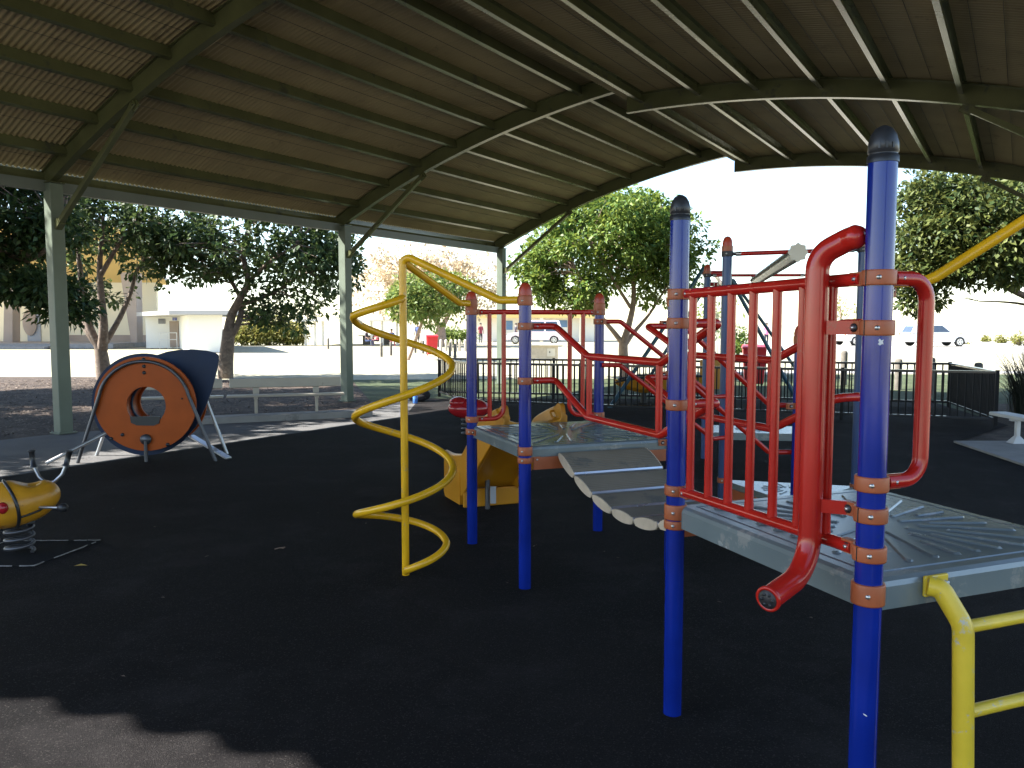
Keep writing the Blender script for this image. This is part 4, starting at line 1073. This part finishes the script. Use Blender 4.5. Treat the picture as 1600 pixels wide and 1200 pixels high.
# leaning young tree and autumn tree in the distance
bl = gnd(637, 562); Yl = bl.y
tree('young_tree', 'young bright green tree with leaning reddish trunk past the benches', bl,
     [([bl-EZ*.05, at(648, 535, Yl), at(657, 510, Yl), at(665, 490, Yl), at(672, 465, Yl)], .085, .05), ([at(665, 490, Yl), at(690, 465, Yl), at(710, 450, Yl)], .045, .02), ([at(663, 495, Yl), at(645, 470, Yl), at(640, 445, Yl)], .045, .02)],
     [(at(672, 462, Yl), (1.75, 1.6, 1.15), 62), (at(632, 480, Yl), (.8, .9, .7), 16)], M['leaf_g'], M['bark_pale'], 31, n_per=95, rc=.5, ll=.22, lw=.11)
ba = gnd(690, 541); Ya = ba.y
tree('autumn_tree', 'large pale autumn-coloured tree behind the bollard row', ba,
     [([ba-EZ*.05, at(689, 525, Ya), at(688, 512, Ya)], .42, .34), ([at(688, 513, Ya), at(680, 500, Ya), at(670, 480, Ya), at(650, 450, Ya)], .22, .08), ([at(689, 513, Ya), at(698, 498, Ya), at(706, 480, Ya), at(720, 450, Ya)], .22, .08)],
     [(at(690, 445, Ya), (4.6, 4, 2.5), 120), (at(605, 440, Ya), (2.8, 3, 2.2), 60), (at(660, 415, Ya), (3.5, 3, 1.6), 40)], M['leaf_p'], M['bark_pale'], 32, n_per=40, rc=.8, ll=.30, lw=.16)
for k, (u, vb, vt, lab) in enumerate(((1312, 537, 455, 'thin wispy tree seen between the red bars and the near blue post'), (1112, 556, 470, 'slender sapling seen behind the swing frame'))):
    b = gnd(u, vb); Y = b.y
    tree('thin_tree', lab, b, [([b-EZ*.05, at(u+2, (vb+vt)/2, Y), at(u-2, vt, Y)], .09, .03)], [(at(u, vt+28, Y), (30/1231*Y, 1.2, 30/1231*Y), 26)], M['leaf_y' if k == 0 else 'leaf_g'], M['bark_pale'], 40+k, n_per=16, rc=.5, ll=.26, lw=.10, shell=.2)
# shrubs
def shrub(name, label, b, r, leafm, seed, k=40, n_per=50, ll=.2, lw=.08, rc=.35, group=None):
    tree(name, label, b, [([Vector(b)-EZ*.05, Vector(b)+Vector((.05, 0, r[2]*.9))], .06, .02), ([Vector(b), Vector(b)+Vector((-r[0]*.4, 0, r[2]*.9))], .05, .02), ([Vector(b), Vector(b)+Vector((r[0]*.4, .1, r[2]*.9))], .05, .02)],
         [((b[0], b[1], r[2]*.85), r, k)], leafm, M['bark'], seed, n_per=n_per, rc=rc, ll=ll, lw=lw, shell=.2, cat='shrub', group=group, twigs=False, zmin=.05)
ordw = ['leftmost', 'second from left', 'third from left', 'fourth from left', 'rightmost']
for i, u in enumerate((378, 400, 421, 443, 464)):
    b = gnd(u, 539.5); shrub('shrub', 'sunlit yellow-green bush, %s of the row beyond the lawn' % ordw[i], b, (1.0, .9, .95+.15*(i % 2)), M['leaf_y'], 50+i, k=34, n_per=36, ll=.34, lw=.12, rc=.5, group='bushes beyond the lawn')
shrub('shrub', 'tall pale bush behind the row of yellow-green bushes', gnd(405, 534), (2.8, 1.2, 1.6), M['leaf_y'], 60, 40, 30, .4, .15, .6)
shrub('shrub', 'dark green shrub behind the red bin and bollards', gnd(708, 538), (1.9, 1.2, .75), M['leaf_g'], 61, 40, 40, .3, .12, .45)
shrub('shrub', 'dark rounded shrub left of the right-hand red bin', gnd(1153, 556), (.75, .7, .75), M['leaf_b'], 62, 26, 40, .2, .09, .3)
for k, (u, v, s) in enumerate(((1506, 538, .42), (1564, 536, .30), (1540, 534, .22), (1592, 540, .55), (1255, 536, .5))):
    shrub('shrub', ['small yellow-green bush at the front of the parked car', 'low bush right of the parked car', 'tiny bush in the car park verge', 'yellow bush at the right edge', 'pale bush seen between red panel bars'][k], gnd(u, v), (s*1.3, s, s), M['leaf_y'], 70+k, 16, 26, .2, .09, .3)
# spiky flax-like bush at the right
def spiky(label, b, seed, n=260, h=1.15, spread=.8):
    t = thing('flax_bush', label, 'shrub', b); rs = random.Random(seed); mb = MB()
    for i in range(n):
        an = rs.uniform(0, 2*math.pi); r0 = rs.uniform(0, .45*spread); L = h*rs.uniform(.55, 1.1); ln = rs.uniform(.05, .75)*spread
        d = Vector((math.cos(an), math.sin(an), 0)); s = d.cross(EZ); w0 = rs.uniform(.009, .018)
        p0 = d*r0; pts = [p0+d*(ln*f*f)+EZ*(L*(f-.22*ln*f*f)) for f in (0, .35, .7, 1)]
        vs = []
        for f, q in zip((1, .9, .55, .06), pts): vs += [q-s*w0*f, q+s*w0*f]
        mb.add(vs, [(0,1,3,2),(2,3,5,4),(4,5,7,6)])
    mb.build('blades', M['blade'], t)
spiky('dark spiky flax bush next to the right end of the railing', (9.30, 13.9, 0), 3, 420, 1.25, 1.0)
spiky('dark spiky flax bush at the right edge behind the plank bench', (10.35, 14.6, 0), 4, 420, 1.5, 1.0)
spiky('low dark spiky bush in front of the flax at the right edge', (9.35, 12.9, 0), 5, 260, .62, .9)

# ------------------------------------------------------------------ leaf litter
rs = np.random.default_rng(5)
def inpoly(x, y, poly):
    c = False; n = len(poly)
    for i in range(n):
        x0, y0 = poly[i]; x1, y1 = poly[i-1]
        if (y0 > y) != (y1 > y) and x < (x1-x0)*(y-y0)/(y1-y0)+x0: c = not c
    return c
mb = MB(); cnt = 0
mp = [V2(ap(3,-12.0)), V2(ap(6.2,-12.0)), (-5.3,12.55), (-2.75,14.1), (-3.0,16.4), (-4.4,21.5), (-12,23.5), (-16, 22), (-14, 13)]
for i in range(16000):
    x, y = rs.uniform(-16, -2.5), rs.uniform(9.5, 23.5)
    if not inpoly(x, y, mp): continue
    an = rs.uniform(0, 6.28); l = rs.uniform(.03, .075); wv = l*rs.uniform(.25, .5); tl = rs.uniform(-.5, .5)
    d = Vector((math.cos(an), math.sin(an), tl)).normalized()*l; s = Vector((-math.sin(an), math.cos(an), rs.uniform(-.5, .5))).normalized()*wv
    q = Vector((x, y, rs.uniform(.0, .02))); mb.add([q-d*.5, q+s*.5, q+d*.5, q-s*.5], [(0,1,2,3)])
o = mb.build('bark_chips', M['litter']); o['kind'] = 'stuff'; o['label'] = 'loose bark chips and dead leaves on the mulch'
mb = MB()
for i in range(70):
    x, y = rs.uniform(-6, 5), rs.uniform(3.2, 12)
    an = rs.uniform(0, 6.28); l = rs.uniform(.012, .04); d = Vector((math.cos(an), math.sin(an), .1))*l; s = Vector((-math.sin(an), math.cos(an), .1))*l*.3
    q = Vector((x, y, .004)); mb.add([q-d*.5, q+s*.5+EZ*.003, q+d*.5, q-s*.5+EZ*.002], [(0,1,2,3)])
o = mb.build('leaf_litter', M['litter']); o['kind'] = 'stuff'; o['label'] = 'scattered leaf fragments on the dark rubber'
g_ = gnd(126, 885); mb = MB(); mb.add([(-.045,-.004,.004),(-.01,-.018,.012),(.045,.004,.006),(-.005,.016,.014)], [(0,1,2,3)])
o = mb.build('fallen_leaf', M['fallen'], loc=g_); tag(o, 'single yellowed leaf lying on the dark rubber near the honey yellow rider', 'leaf')
g_ = gnd(437, 858); mb = MB(); mb.tube([(-.03,-.02,.006),(0,.0,.010),(.03,.03,.006)], .003, 6); mb.tube([(0,0,.01),(.03,-.005,.007)], .002, 6)
o = mb.build('twig', M['bark_pale'], loc=g_); tag(o, 'small pale twig lying on the dark rubber left of the spiral pole', 'twig')
# bag and bottle beyond the benches
t = thing('backpack', 'black backpack left on the ground near the railing corner', 'bag', gnd(655, 627))
mb = MB(); mb.ell((0, 0, .12), (.24, .15, .13), 18, 12, f=lambda q: Vector((q.x, q.y, max(q.z, -.85)+.12*q.x))); mb.build('bag_body', M['bag'], t)
mb = MB(); mb.tube([(.06, 0, .24), (.08, -.02, .30), (.14, -.02, .30), (.16, 0, .23)], .012, 8); mb.build('carry_loop', M['bag'], t)
mb = MB(); mb.ell((.02, -.12, .09), (.14, .05, .07), 14, 8); mb.build('front_pocket', M['bag'], t)
t = thing('drink_bottle', 'small blue drink bottle standing by the black backpack', 'bottle', gnd(649, 630))
mb = MB(); mb.lathe([(.045,0),(.05,.01),(.05,.15),(.03,.18),(.02,.19),(.02,.205)], (0,0,0), 14); mb.build('bottle_body', M['bottle'], t)
mb = MB(); mb.lathe([(.024,.2),(.024,.235),(0,.236)], (0,0,0), 12); mb.build('lid', M['bench_white'], t)

# ------------------------------------------------------------------ bins, bollards
def bin_(label, b, rz, s=1):
    t = thing('wheelie_bin', label, 'bin', b, rotz=rz, group='red wheelie bins')
    mb = MB(); lo = [(-.23,-.27,.08),(.23,-.27,.08),(.23,.25,.08),(-.23,.25,.08)]; hi = [(-.29,-.35,.98),(.29,-.35,.98),(.29,.33,.98),(-.29,.33,.98)]
    mb.add(lo+hi, [(3,2,1,0),(4,5,6,7),(0,1,5,4),(1,2,6,5),(2,3,7,6),(3,0,4,7)]); mb.build('body', M['redbin'], t, bevel=.02)
    mb = MB(); mb.add([(-.32,-.40,.985),(.32,-.40,.985),(.32,.36,.985),(-.32,.36,.985),(-.30,-.37,1.03),(.30,-.37,1.03),(.28,.30,1.08),(-.28,.30,1.08)], [(3,2,1,0),(4,5,6,7),(0,1,5,4),(1,2,6,5),(2,3,7,6),(3,0,4,7)]); mb.build('lid', M['redbin'], t, bevel=.015)
    mb = MB(); mb.tube([(-.25,.38,.97),(.25,.38,.97)], .016, 8); mb.build('handle', M['redbin'], t)
    for x in (-.22, .22):
        mb = MB(); mb.lathe([(.09,-.025),(.10,-.02),(.10,.02),(.09,.025)], (x, .30, .10), 16, rot=Matrix.Rotation(R(90), 3, 'Y')); mb.build('wheel', M['tyre'], t)
bin_('red wheelie bin behind the railing seen through the red panel bars', (6.27, 20.4, 0), R(-14))
bin_('red wheelie bin standing among the pale bollards', gnd(675, 556), R(10))
def bollard(me, b, label, group, rz=0):
    o = inst('bollard', me, None, b, rz); tag(o, label, 'bollard', group); return o
bol = MB().lathe([(.085,-.05),(.085,.62),(.075,.66),(.04,.70),(0,.71)], (0,0,0), 12).mesh('bollard', M['timber_pale'])
words = ['first', 'second', 'third', 'fourth', 'fifth', 'sixth', 'seventh', 'eighth', 'ninth', 'tenth']
for i, u in enumerate((657, 689, 697, 705, 712, 718, 727)):
    bollard(bol, gnd(u, 548.5), 'pale timber bollard, %s from the left in the row by the distant red bin' % words[i], 'pale bollards in a row')
bold = MB().lathe([(.07,-.05),(.07,.66),(.05,.70),(0,.71)], (0,0,0), 10).mesh('bollard', M['timber'])
for i, (u, v) in enumerate(((513, 545), (596, 557), (611, 555), (649, 551), (661, 552), (667, 553), (703, 556), (711, 561))):
    bollard(bold, gnd(u, v), 'thin dark timber bollard, %s from the left across the lawn' % words[i], 'dark bollards across the lawn')
for u0, u1, v in ((684, 698, 548.2),):
    a_, b_ = gnd(u0, v), gnd(u1, v); mb = MB(); mb.beam(a_+EZ*.30, b_+EZ*.30, .06, .08); o = mb.build('timber_rail', M['timber']); tag(o, 'dark timber rail between pale bollards by the red bin', 'rail')
bolb = MB().lathe([(.085,-.05),(.085,.84),(.075,.885),(.04,.905),(0,.91)], (0,0,0), 14).mesh('bollard', M['timber'])
for x, y, s, lab in ((8.86, 21.0, 1, 'grey timber bollard on the grass seen right of the red tubes'), (9.58, 19.5, .83, 'grey timber bollard seen between the near blue post and grab loop'), (9.75, 18.3, .92, 'grey timber bollard near the right corner of the railing'), (10.2, 17.2, .85, 'grey timber bollard whose top shows above the right end of the railing'), (8.0, 20.6, .9, 'grey timber bollard mostly hidden behind the red panel')):
    o = bollard(bolb, (x, y, 0), lab, 'grey timber bollards on the grass'); o.scale = (1, 1, s)

# ------------------------------------------------------------------ cars
def car(label, b, rz, paint, L=4.5, H=1.62, W=1.8):
    t = thing('parked_car', label, 'car', b, rotz=rz, group='parked cars')
    h = L/2
    low = [(-h, .34), (-h-.02, .62), (-h+.05, .92), (-h+.9, 1.0), (h-1.35, 1.0), (h-.25, .86), (h, .66), (h, .34)]
    # wheel arches
    def arch(cx): return [(cx+math.cos(a_)*.38, .34+math.sin(a_)*.36) for a_ in [math.pi*i/8 for i in range(9)]]
    prof = low+arch(h-.85)+arch(-h+.85)
    mb = MB(); mb.prism([(x, -W/2, z) for x, z in prof], (0, W, 0)); mb.build('body', paint, t, bevel=.05)
    cab = [(-h+.12, .98), (-h+.42, H-.04), (-h+.75, H), (h-2.25, H), (h-1.95, H-.05), (h-1.22, .98)]
    mb = MB(); n = len(cab); a_ = [(x, -W/2+.03+.16*((z-.98)/(H-.98)), z) for x, z in cab]; b2x = [(x, -y, z) for x, y, z in a_]
    mb.add(a_+b2x, [tuple(range(n))[::-1], tuple(range(n, 2*n))]+[(k, (k+1) % n, n+(k+1) % n, n+k) for k in range(n)]); mb.build('cabin', paint, t, bevel=.04)
    for s in (-1, 1):
        for x0, x1, x2, x3 in ((-h+.50, -h+1.55, -h+1.55, -h+.62), (-h+1.68, h-1.55, h-2.12, -h+1.68)):
            mb = MB(); yy = lambda z: s*(W/2-.025-.16*((z-.98)/(H-.98))); pts = [(x0, 1.04), (x1, 1.04), (x2, H-.10), (x3, H-.10)]
            mb.prism([(x, yy(z), z) for x, z in pts], (0, s*.012, 0)); mb.build('window', M['glass'], t)
        for x in (h-.85, -h+.85):
            rq = Matrix.Rotation(R(90), 3, 'X'); mb = MB(); mb.lathe([(.20,-.10),(.33,-.10),(.335,.10),(.22,.11)], (x, s*(W/2-.11), .335), 22, rot=rq); wh = mb.build('wheel', M['tyre'], t)
            mb = MB(); yo = s*(W/2)-s*.004
            mb.lathe([(.225,-.02),(.225,.02)], (x, yo-.0, .335), 20, rot=rq)
            mb.build('rim', M['rim'], wh)
            mb = MB()
            for k in range(5):
                an = k*2*math.pi/5+.6; mb.lathe([(.045,-.024),(.045,.024)], (x+math.cos(an)*.14, yo, .335+math.sin(an)*.14), 8, rot=rq)
            mb.build('rim_opening', M['tyre'], wh)
        mb = MB(); mb.box((h-.06, s*(W/2-.28), .72), (.14, .36, .14)); mb.build('headlight', M['glass'], t, bevel=.02)
        mb = MB(); mb.box((-h+.03, s*(W/2-.16), .86), (.12, .16, .26)); mb.build('tail_light', M['lamp'], t, bevel=.02)
    mb = MB(); mb.add([(h-1.30, -.68, 1.02), (h-1.30, .68, 1.02), (h-1.93, .62, H-.08), (h-1.93, -.62, H-.08)], [(0,1,2,3)]); mb.v = [(x+.05, y, z) for x, y, z in mb.v]; mb.build('windscreen', M['glass'], t)
    mb = MB(); mb.add([(-h+.14, -.66, 1.05), (-h+.14, .66, 1.05), (-h+.40, .60, H-.12), (-h+.40, -.60, H-.12)], [(3,2,1,0)]); mb.v = [(x-.03, y, z) for x, y, z in mb.v]; mb.build('rear_window', M['glass'], t)
    mb = MB(); mb.box((0, 0, .42), (L-.5, W-.25, .25)); mb.build('underbody', M['mask'], t)
car('white car with spoked wheels parked at the right, nose to the right', (31.2, 58.3, 0), R(2), M['carwhite'])
car('white car parked further left, mostly behind the near blue post', (27.2, 61.5, 0), R(20), M['carwhite'])
car('pale pinkish van parked in front of the pale building', (1.9, 66, 0), R(178), M['carpink'], L=4.9, H=1.95)

# ------------------------------------------------------------------ people far away
def person(label, b, shirt, trousers, rz=0, sit=False, arm=0, hh=1.7):
    s = hh/1.7; V = []; E_ = []; RD_ = []
    def j(x, y, z, r): V.append((x*s, y*s, z*s)); RD_.append(r*s); return len(V)-1
    hp = .92 if not sit else .48
    pel = j(0, 0, hp, .13); wai = j(0, 0, hp+.18, .12); che = j(0, .0, hp+.40, .14); nk = j(0, -.01, hp+.54, .055); hd = j(0, -.02, hp+.63, .085); ht = j(0, -.02, hp+.72, .09)
    E_ += [(pel, wai), (wai, che), (che, nk), (nk, hd), (hd, ht)]
    for sx_ in (-1, 1):
        sh_ = j(.18*sx_, 0, hp+.46, .06); el = j(.25*sx_, .02-.1*arm, hp+.20, .042); wr = j(.24*sx_, -.08-.25*arm, hp-.03+.25*arm, .032); ha = j(.24*sx_, -.10-.28*arm, hp-.12+.25*arm, .035)
        E_ += [(che, sh_), (sh_, el), (el, wr), (wr, ha)]
        hi_ = j(.09*sx_, 0, hp-.06, .095)
        if sit: kn = j(.11*sx_, -.42, hp-.02, .065); an_ = j(.11*sx_, -.44, .09, .042)
        else: kn = j(.10*sx_, -.03, .50, .062); an_ = j(.10*sx_, .02, .08, .042)
        ft = j(.11*sx_, (-.60 if sit else -.13), .035, .038)
        E_ += [(pel, hi_), (hi_, kn), (kn, an_), (an_, ft)]
    t = thing('person', label, 'person', b, rotz=rz)
    me = bpy.data.meshes.new('body'); me.from_pydata(V, E_, []); o = inst('body', me, t)
    me.materials.append(M['skin']); me.materials.append(shirt); me.materials.append(trousers)
    mdf = o.modifiers.new('skin', 'SKIN'); mdf.use_smooth_shade = True
    for i, d_ in enumerate(me.skin_vertices[0].data): d_.radius = (RD_[i], RD_[i])
    me.skin_vertices[0].data[0].use_root = True
    sb = o.modifiers.new('sub', 'SUBSURF'); sb.levels = 1; sb.render_levels = 1
    dg = bpy.context.evaluated_depsgraph_get(); m2 = bpy.data.meshes.new_from_object(o.evaluated_get(dg))
    o.modifiers.clear(); o.data = m2; m2.materials.clear()
    for x in (M['skin'], shirt, trousers): m2.materials.append(x)
    for p_ in m2.polygons:
        z = p_.center.z/s; x = abs(p_.center.x)/s
        if z > hp+.52: p_.material_index = 0
        elif x > .21 and z < hp+.22: p_.material_index = 0
        elif z > hp-.02 or (z > hp-.02): p_.material_index = 1
        elif z < .07: p_.material_index = 2
        else: p_.material_index = 2
    mb = MB(); mb.ell((0, .0, (hp+.735)*s), (.098*s, .108*s, .085*s), 12, 8); mb.build('hair', M['hair'], t)
person('person in dark maroon clothes standing far off beside the pale building', gnd(751, 537), M['cloth_maroon'], M['cloth_dark'], .6)
person('person in blue standing by the leaning tree and the red bin', gnd(653, 541), M['cloth_blue'], M['cloth_dark'], -.5)
person('person in blue top sitting under the distant picnic shelter', gnd(612, 541), M['cloth_blue'], M['cloth_maroon'], .4, True, .6)
person('person in dark clothes sitting at the left end of the distant picnic group', gnd(573, 541), M['cloth_dark'], M['cloth_blue'], 1.4, True, .5)
person('person in maroon sitting between the others under the distant shelter', gnd(590, 541), M['cloth_maroon'], M['cloth_dark'], -.8, True, .8)
person('person in pink top seen through the red bars behind the swing leg', gnd(1197, 541), M['cloth_pink'], M['cloth_dark'], .2)
person('person in dark clothes standing beside the pinkish van', gnd(806, 536), M['cloth_dark'], M['cloth_dark'], 1.9)

# ------------------------------------------------------------------ distant buildings
# sound-shell stage on the left
stg = thing('stage_building', 'cream open-fronted stage building with ochre curved soffit and splayed pillars', 'building', (-34, 58, 0))
def stb(mb, nm, m, parent=stg, bevel=0):
    o = mb.build(nm, m, parent, bevel)
    if parent is stg: o.location = -Vector(stg.location)
    return o
YS = 58
def X(u, Y=YS): return (u-800)/1231*Y
def Zv(v, Y=YS): return 1.6-(v-507)/1231*Y
mb = MB(); mb.box(((X(-120)+X(228))/2, YS+2.2, 2.6), (X(228)-X(-120), .3, 5.2)); stb(mb, 'back_wall', M['cream'])
mb = MB(); mb.box(((X(-120)+X(232))/2, YS-1.6, .16), (X(232)-X(-120), 7.0, .32)); stb(mb, 'stage_floor', M['concrete'])
n = 16; vs = []
for i in range(n+1):
    f = i/n; y = YS+2.4-9.5*f; z = 4.6+3.3*math.sin(f*1.35)
    vs += [(X(-150), y, z), (X(245)+.8*f, y, z), (X(-150), y, z+.35), (X(245)+.8*f, y, z+.35)]
fs = []
for i in range(n):
    a_ = i*4; fs += [(a_, a_+1, a_+5, a_+4)]
mb = MB(); mb.add(vs, fs, 0, True); stb(mb, 'soffit', M['ochre'])
fs = []
for i in range(n):
    a_ = i*4; fs += [(a_+6, a_+7, a_+3, a_+2), (a_+1, a_+3, a_+7, a_+5)]
fs.append((n*4, n*4+1, n*4+3, n*4+2))
mb = MB(); mb.add(vs, fs, 0, False); stb(mb, 'roof', M['grey_roof'])
for u0, u1, ut0, ut1 in ((26, 40, 34, 46), (222, 230, 208, 232)):
    mb = MB(); mb.prism([(X(u0), YS-1.5, 0), (X(u1), YS-1.5, 0), (X(ut1), YS-1.5, 5.3), (X(ut0), YS-1.5, 5.3)], (0, .9, 0)); stb(mb, 'pillar', M['brown'])
for u0, u1 in ((41, 62), (203, 217)):
    mb = MB(); mb.box(((X(u0)+X(u1))/2*1.03, YS+2.02, 1.35), ((X(u1)-X(u0))*1.03, .06, 2.1)); dr = stb(mb, 'door', M['grey'])
    mb = MB(); mb.box((X(u0)*1.03+.2, YS+1.97, 1.3), (.08, .05, .12)); mb.build('handle', M['mask'], dr)
mb = MB(); mb.ell((X(24), YS+1.9, 1.75), (.55, .05, 1.0), 20, 12); stb(mb, 'wall_mural', M['brown'])
mb = MB(); mb.box(((X(70)+X(228))/2, YS+1.98, .55), (X(205)-X(70), .08, .5)); stb(mb, 'plinth', M['brown'])
for k in range(3):
    mb = MB(); mb.box(((X(-40)+X(150))/2, YS-5.4-.4*k, .20-.07*k), (X(150)-X(-40), .4, .12)); stb(mb, 'step', M['concrete'])
# white annex
anx = thing('annex_building', 'low white rendered annex with flat grey roof beside the stage', 'building', (-22, 50, 0))
def axb(mb, nm, m, parent=anx, bevel=0):
    o = mb.build(nm, m, parent, bevel)
    if parent is anx: o.location = -Vector(anx.location)
    return o
ya = 53.5; xA, xB = X(229, ya), X(281, ya); yb = 45.5; xC = X(281, yb)+.55; xD = X(349, yb)
mb = MB(); mb.prism([(xA, ya, 0), (xB, ya, 0), (xC, yb, 0), (xD, yb, 0), (xD-5.6, ya+5, 0), (xA, ya+5, 0)], (0, 0, 2.15)); axb(mb, 'wall', M['white'])
mb = MB(); mb.prism([(xA-.3, ya-.6, 2.16), (xC-.8, yb-.7, 2.16), (xD+1.6, yb-.7, 2.16), (xD-4.4, ya+5.4, 2.16), (xA-.3, ya+5.4, 2.16)], (0, 0, .24)); axb(mb, 'roof', M['grey_roof'])
mb = MB(); mb.box((X(273.5, ya-.05), ya-.04, .95), (.62, .06, 1.75)); dr = axb(mb, 'door', M['brown'])
mb = MB(); mb.box((X(254.5, ya-.05), ya-.04, Zv(502, ya)), (.46, .06, .34)); vt = axb(mb, 'vent', M['grey'])
mb = MB()
for k in range(4): mb.box((X(254.5, ya-.05), ya-.075, Zv(502, ya)-.12+.08*k), (.42, .02, .03))
mb.build('louvre', M['mask'], vt)
mb = MB(); mb.box((X(274.5, ya-.05), ya-.04, Zv(498.5, ya)), (.28, .03, .18)); sg = axb(mb, 'wall_sign', M['sign_blue'])
mb = MB()
for k, zz in enumerate((.04, -.01, -.05)): mb.box((X(274.5, ya-.05), ya-.06, Zv(498.5, ya)+zz), (.20-.04*k, .008, .016))
mb.build('sign_print', M['bench_white'], sg)
mb = MB()
for u in (250, 263, 277): mb.tube([(X(u, ya-1.2), ya-1.2, .0), (X(u, ya-1.2), ya-1.2, 1.05)], .028, 8)
for z in (1.05, .6): mb.tube([(X(250, ya-1.2), ya-1.2, z), (X(277, ya-1.2), ya-1.2, z)], .028, 8)
axb(mb, 'handrail', M['bench_white'])
# distant picnic shelter
ps = thing('picnic_shelter', 'pale flat-roofed picnic shelter on white posts beyond the lawn', 'shelter', gnd(550, 539))
Yp = ps.location.y
def psb(mb, nm, m):
    o = mb.build(nm, m, ps); o.location = -Vector(ps.location); return o
mb = MB(); mb.box(((X(474, Yp)+X(628, Yp))/2, Yp+1, 1.92), (X(628, Yp)-X(474, Yp), 7, .16)); psb(mb, 'roof', M['white'])
for u in (478, 493, 505, 536, 581, 598, 621):
    mb = MB(); mb.box((X(u, Yp-1.5), Yp-1.5, .95), (.16, .16, 1.9)); psb(mb, 'post', M['white'])
for u in (575, 603):
    mb = MB(); mb.box((X(u, Yp), Yp+.3, .72), (1.5, .7, .06)); mb.box((X(u, Yp), Yp+.3, .36), (.9, .1, .70)); psb(mb, 'table', M['timber'])
# pale building with blue windows in the middle distance
pb = thing('park_building', 'pale low building with ochre fascia and blue windows behind the pinkish van', 'building', (3, 74, 0))
Yb = 74
def pbb(mb, nm, m, parent=pb):
    o = mb.build(nm, m, parent)
    if parent is pb: o.location = -Vector(pb.location)
    return o
x0, x1 = X(742, Yb), X(932, Yb)
mb = MB(); mb.box(((x0+x1)/2, Yb+3, 1.15), (x1-x0, 6, 2.3)); pbb(mb, 'wall', M['white'])
mb = MB(); mb.box(((x0+x1)/2, Yb+2.6, 2.36), (x1-x0+1.2, 7.4, .30)); pbb(mb, 'fascia', M['ochre'])
mb = MB(); mb.box(((x0+x1)/2, Yb+2.6, 2.62), (x1-x0+.8, 7.0, .20)); pbb(mb, 'roof', M['white'])
for u0, u1, za, zb_ in ((791, 801, 1.1, 1.95), (848, 866, 1.35, 2.0), (867, 886, 1.35, 2.0)):
    mb = MB(); mb.box(((X(u0, Yb)+X(u1, Yb))/2, Yb-.02, (za+zb_)/2), (X(u1, Yb)-X(u0, Yb), .06, zb_-za)); pbb(mb, 'window', M['glass_blue'])
for u in (846, 908): 
    mb = MB(); mb.box((X(u, Yb-1.0), Yb-1.0, 1.1), (.3, .3, 2.2)); pbb(mb, 'verandah_post', M['tan'])
# cream barbecue bench in front of it
bq = thing('barbecue_bench', 'cream brick barbecue bench on the lawn behind the railing', 'barbecue', gnd(848, 562))
mb = MB(); mb.box((0, 0, .32), (1.35, .75, .64)); mb.build('brick_base', M['brick'], bq)
mb = MB(); mb.box((.02, 0, .68), (1.75, .95, .08)); mb.build('top', M['tan'], bq, bevel=.01)
mb = MB(); mb.box((.36, -.385, .34), (.36, .02, .36)); d_ = mb.build('door', M['tan'], bq); mb = MB(); mb.box((.30, -.40, .36), (.04, .02, .08)); mb.build('handle', M['mask'], d_)
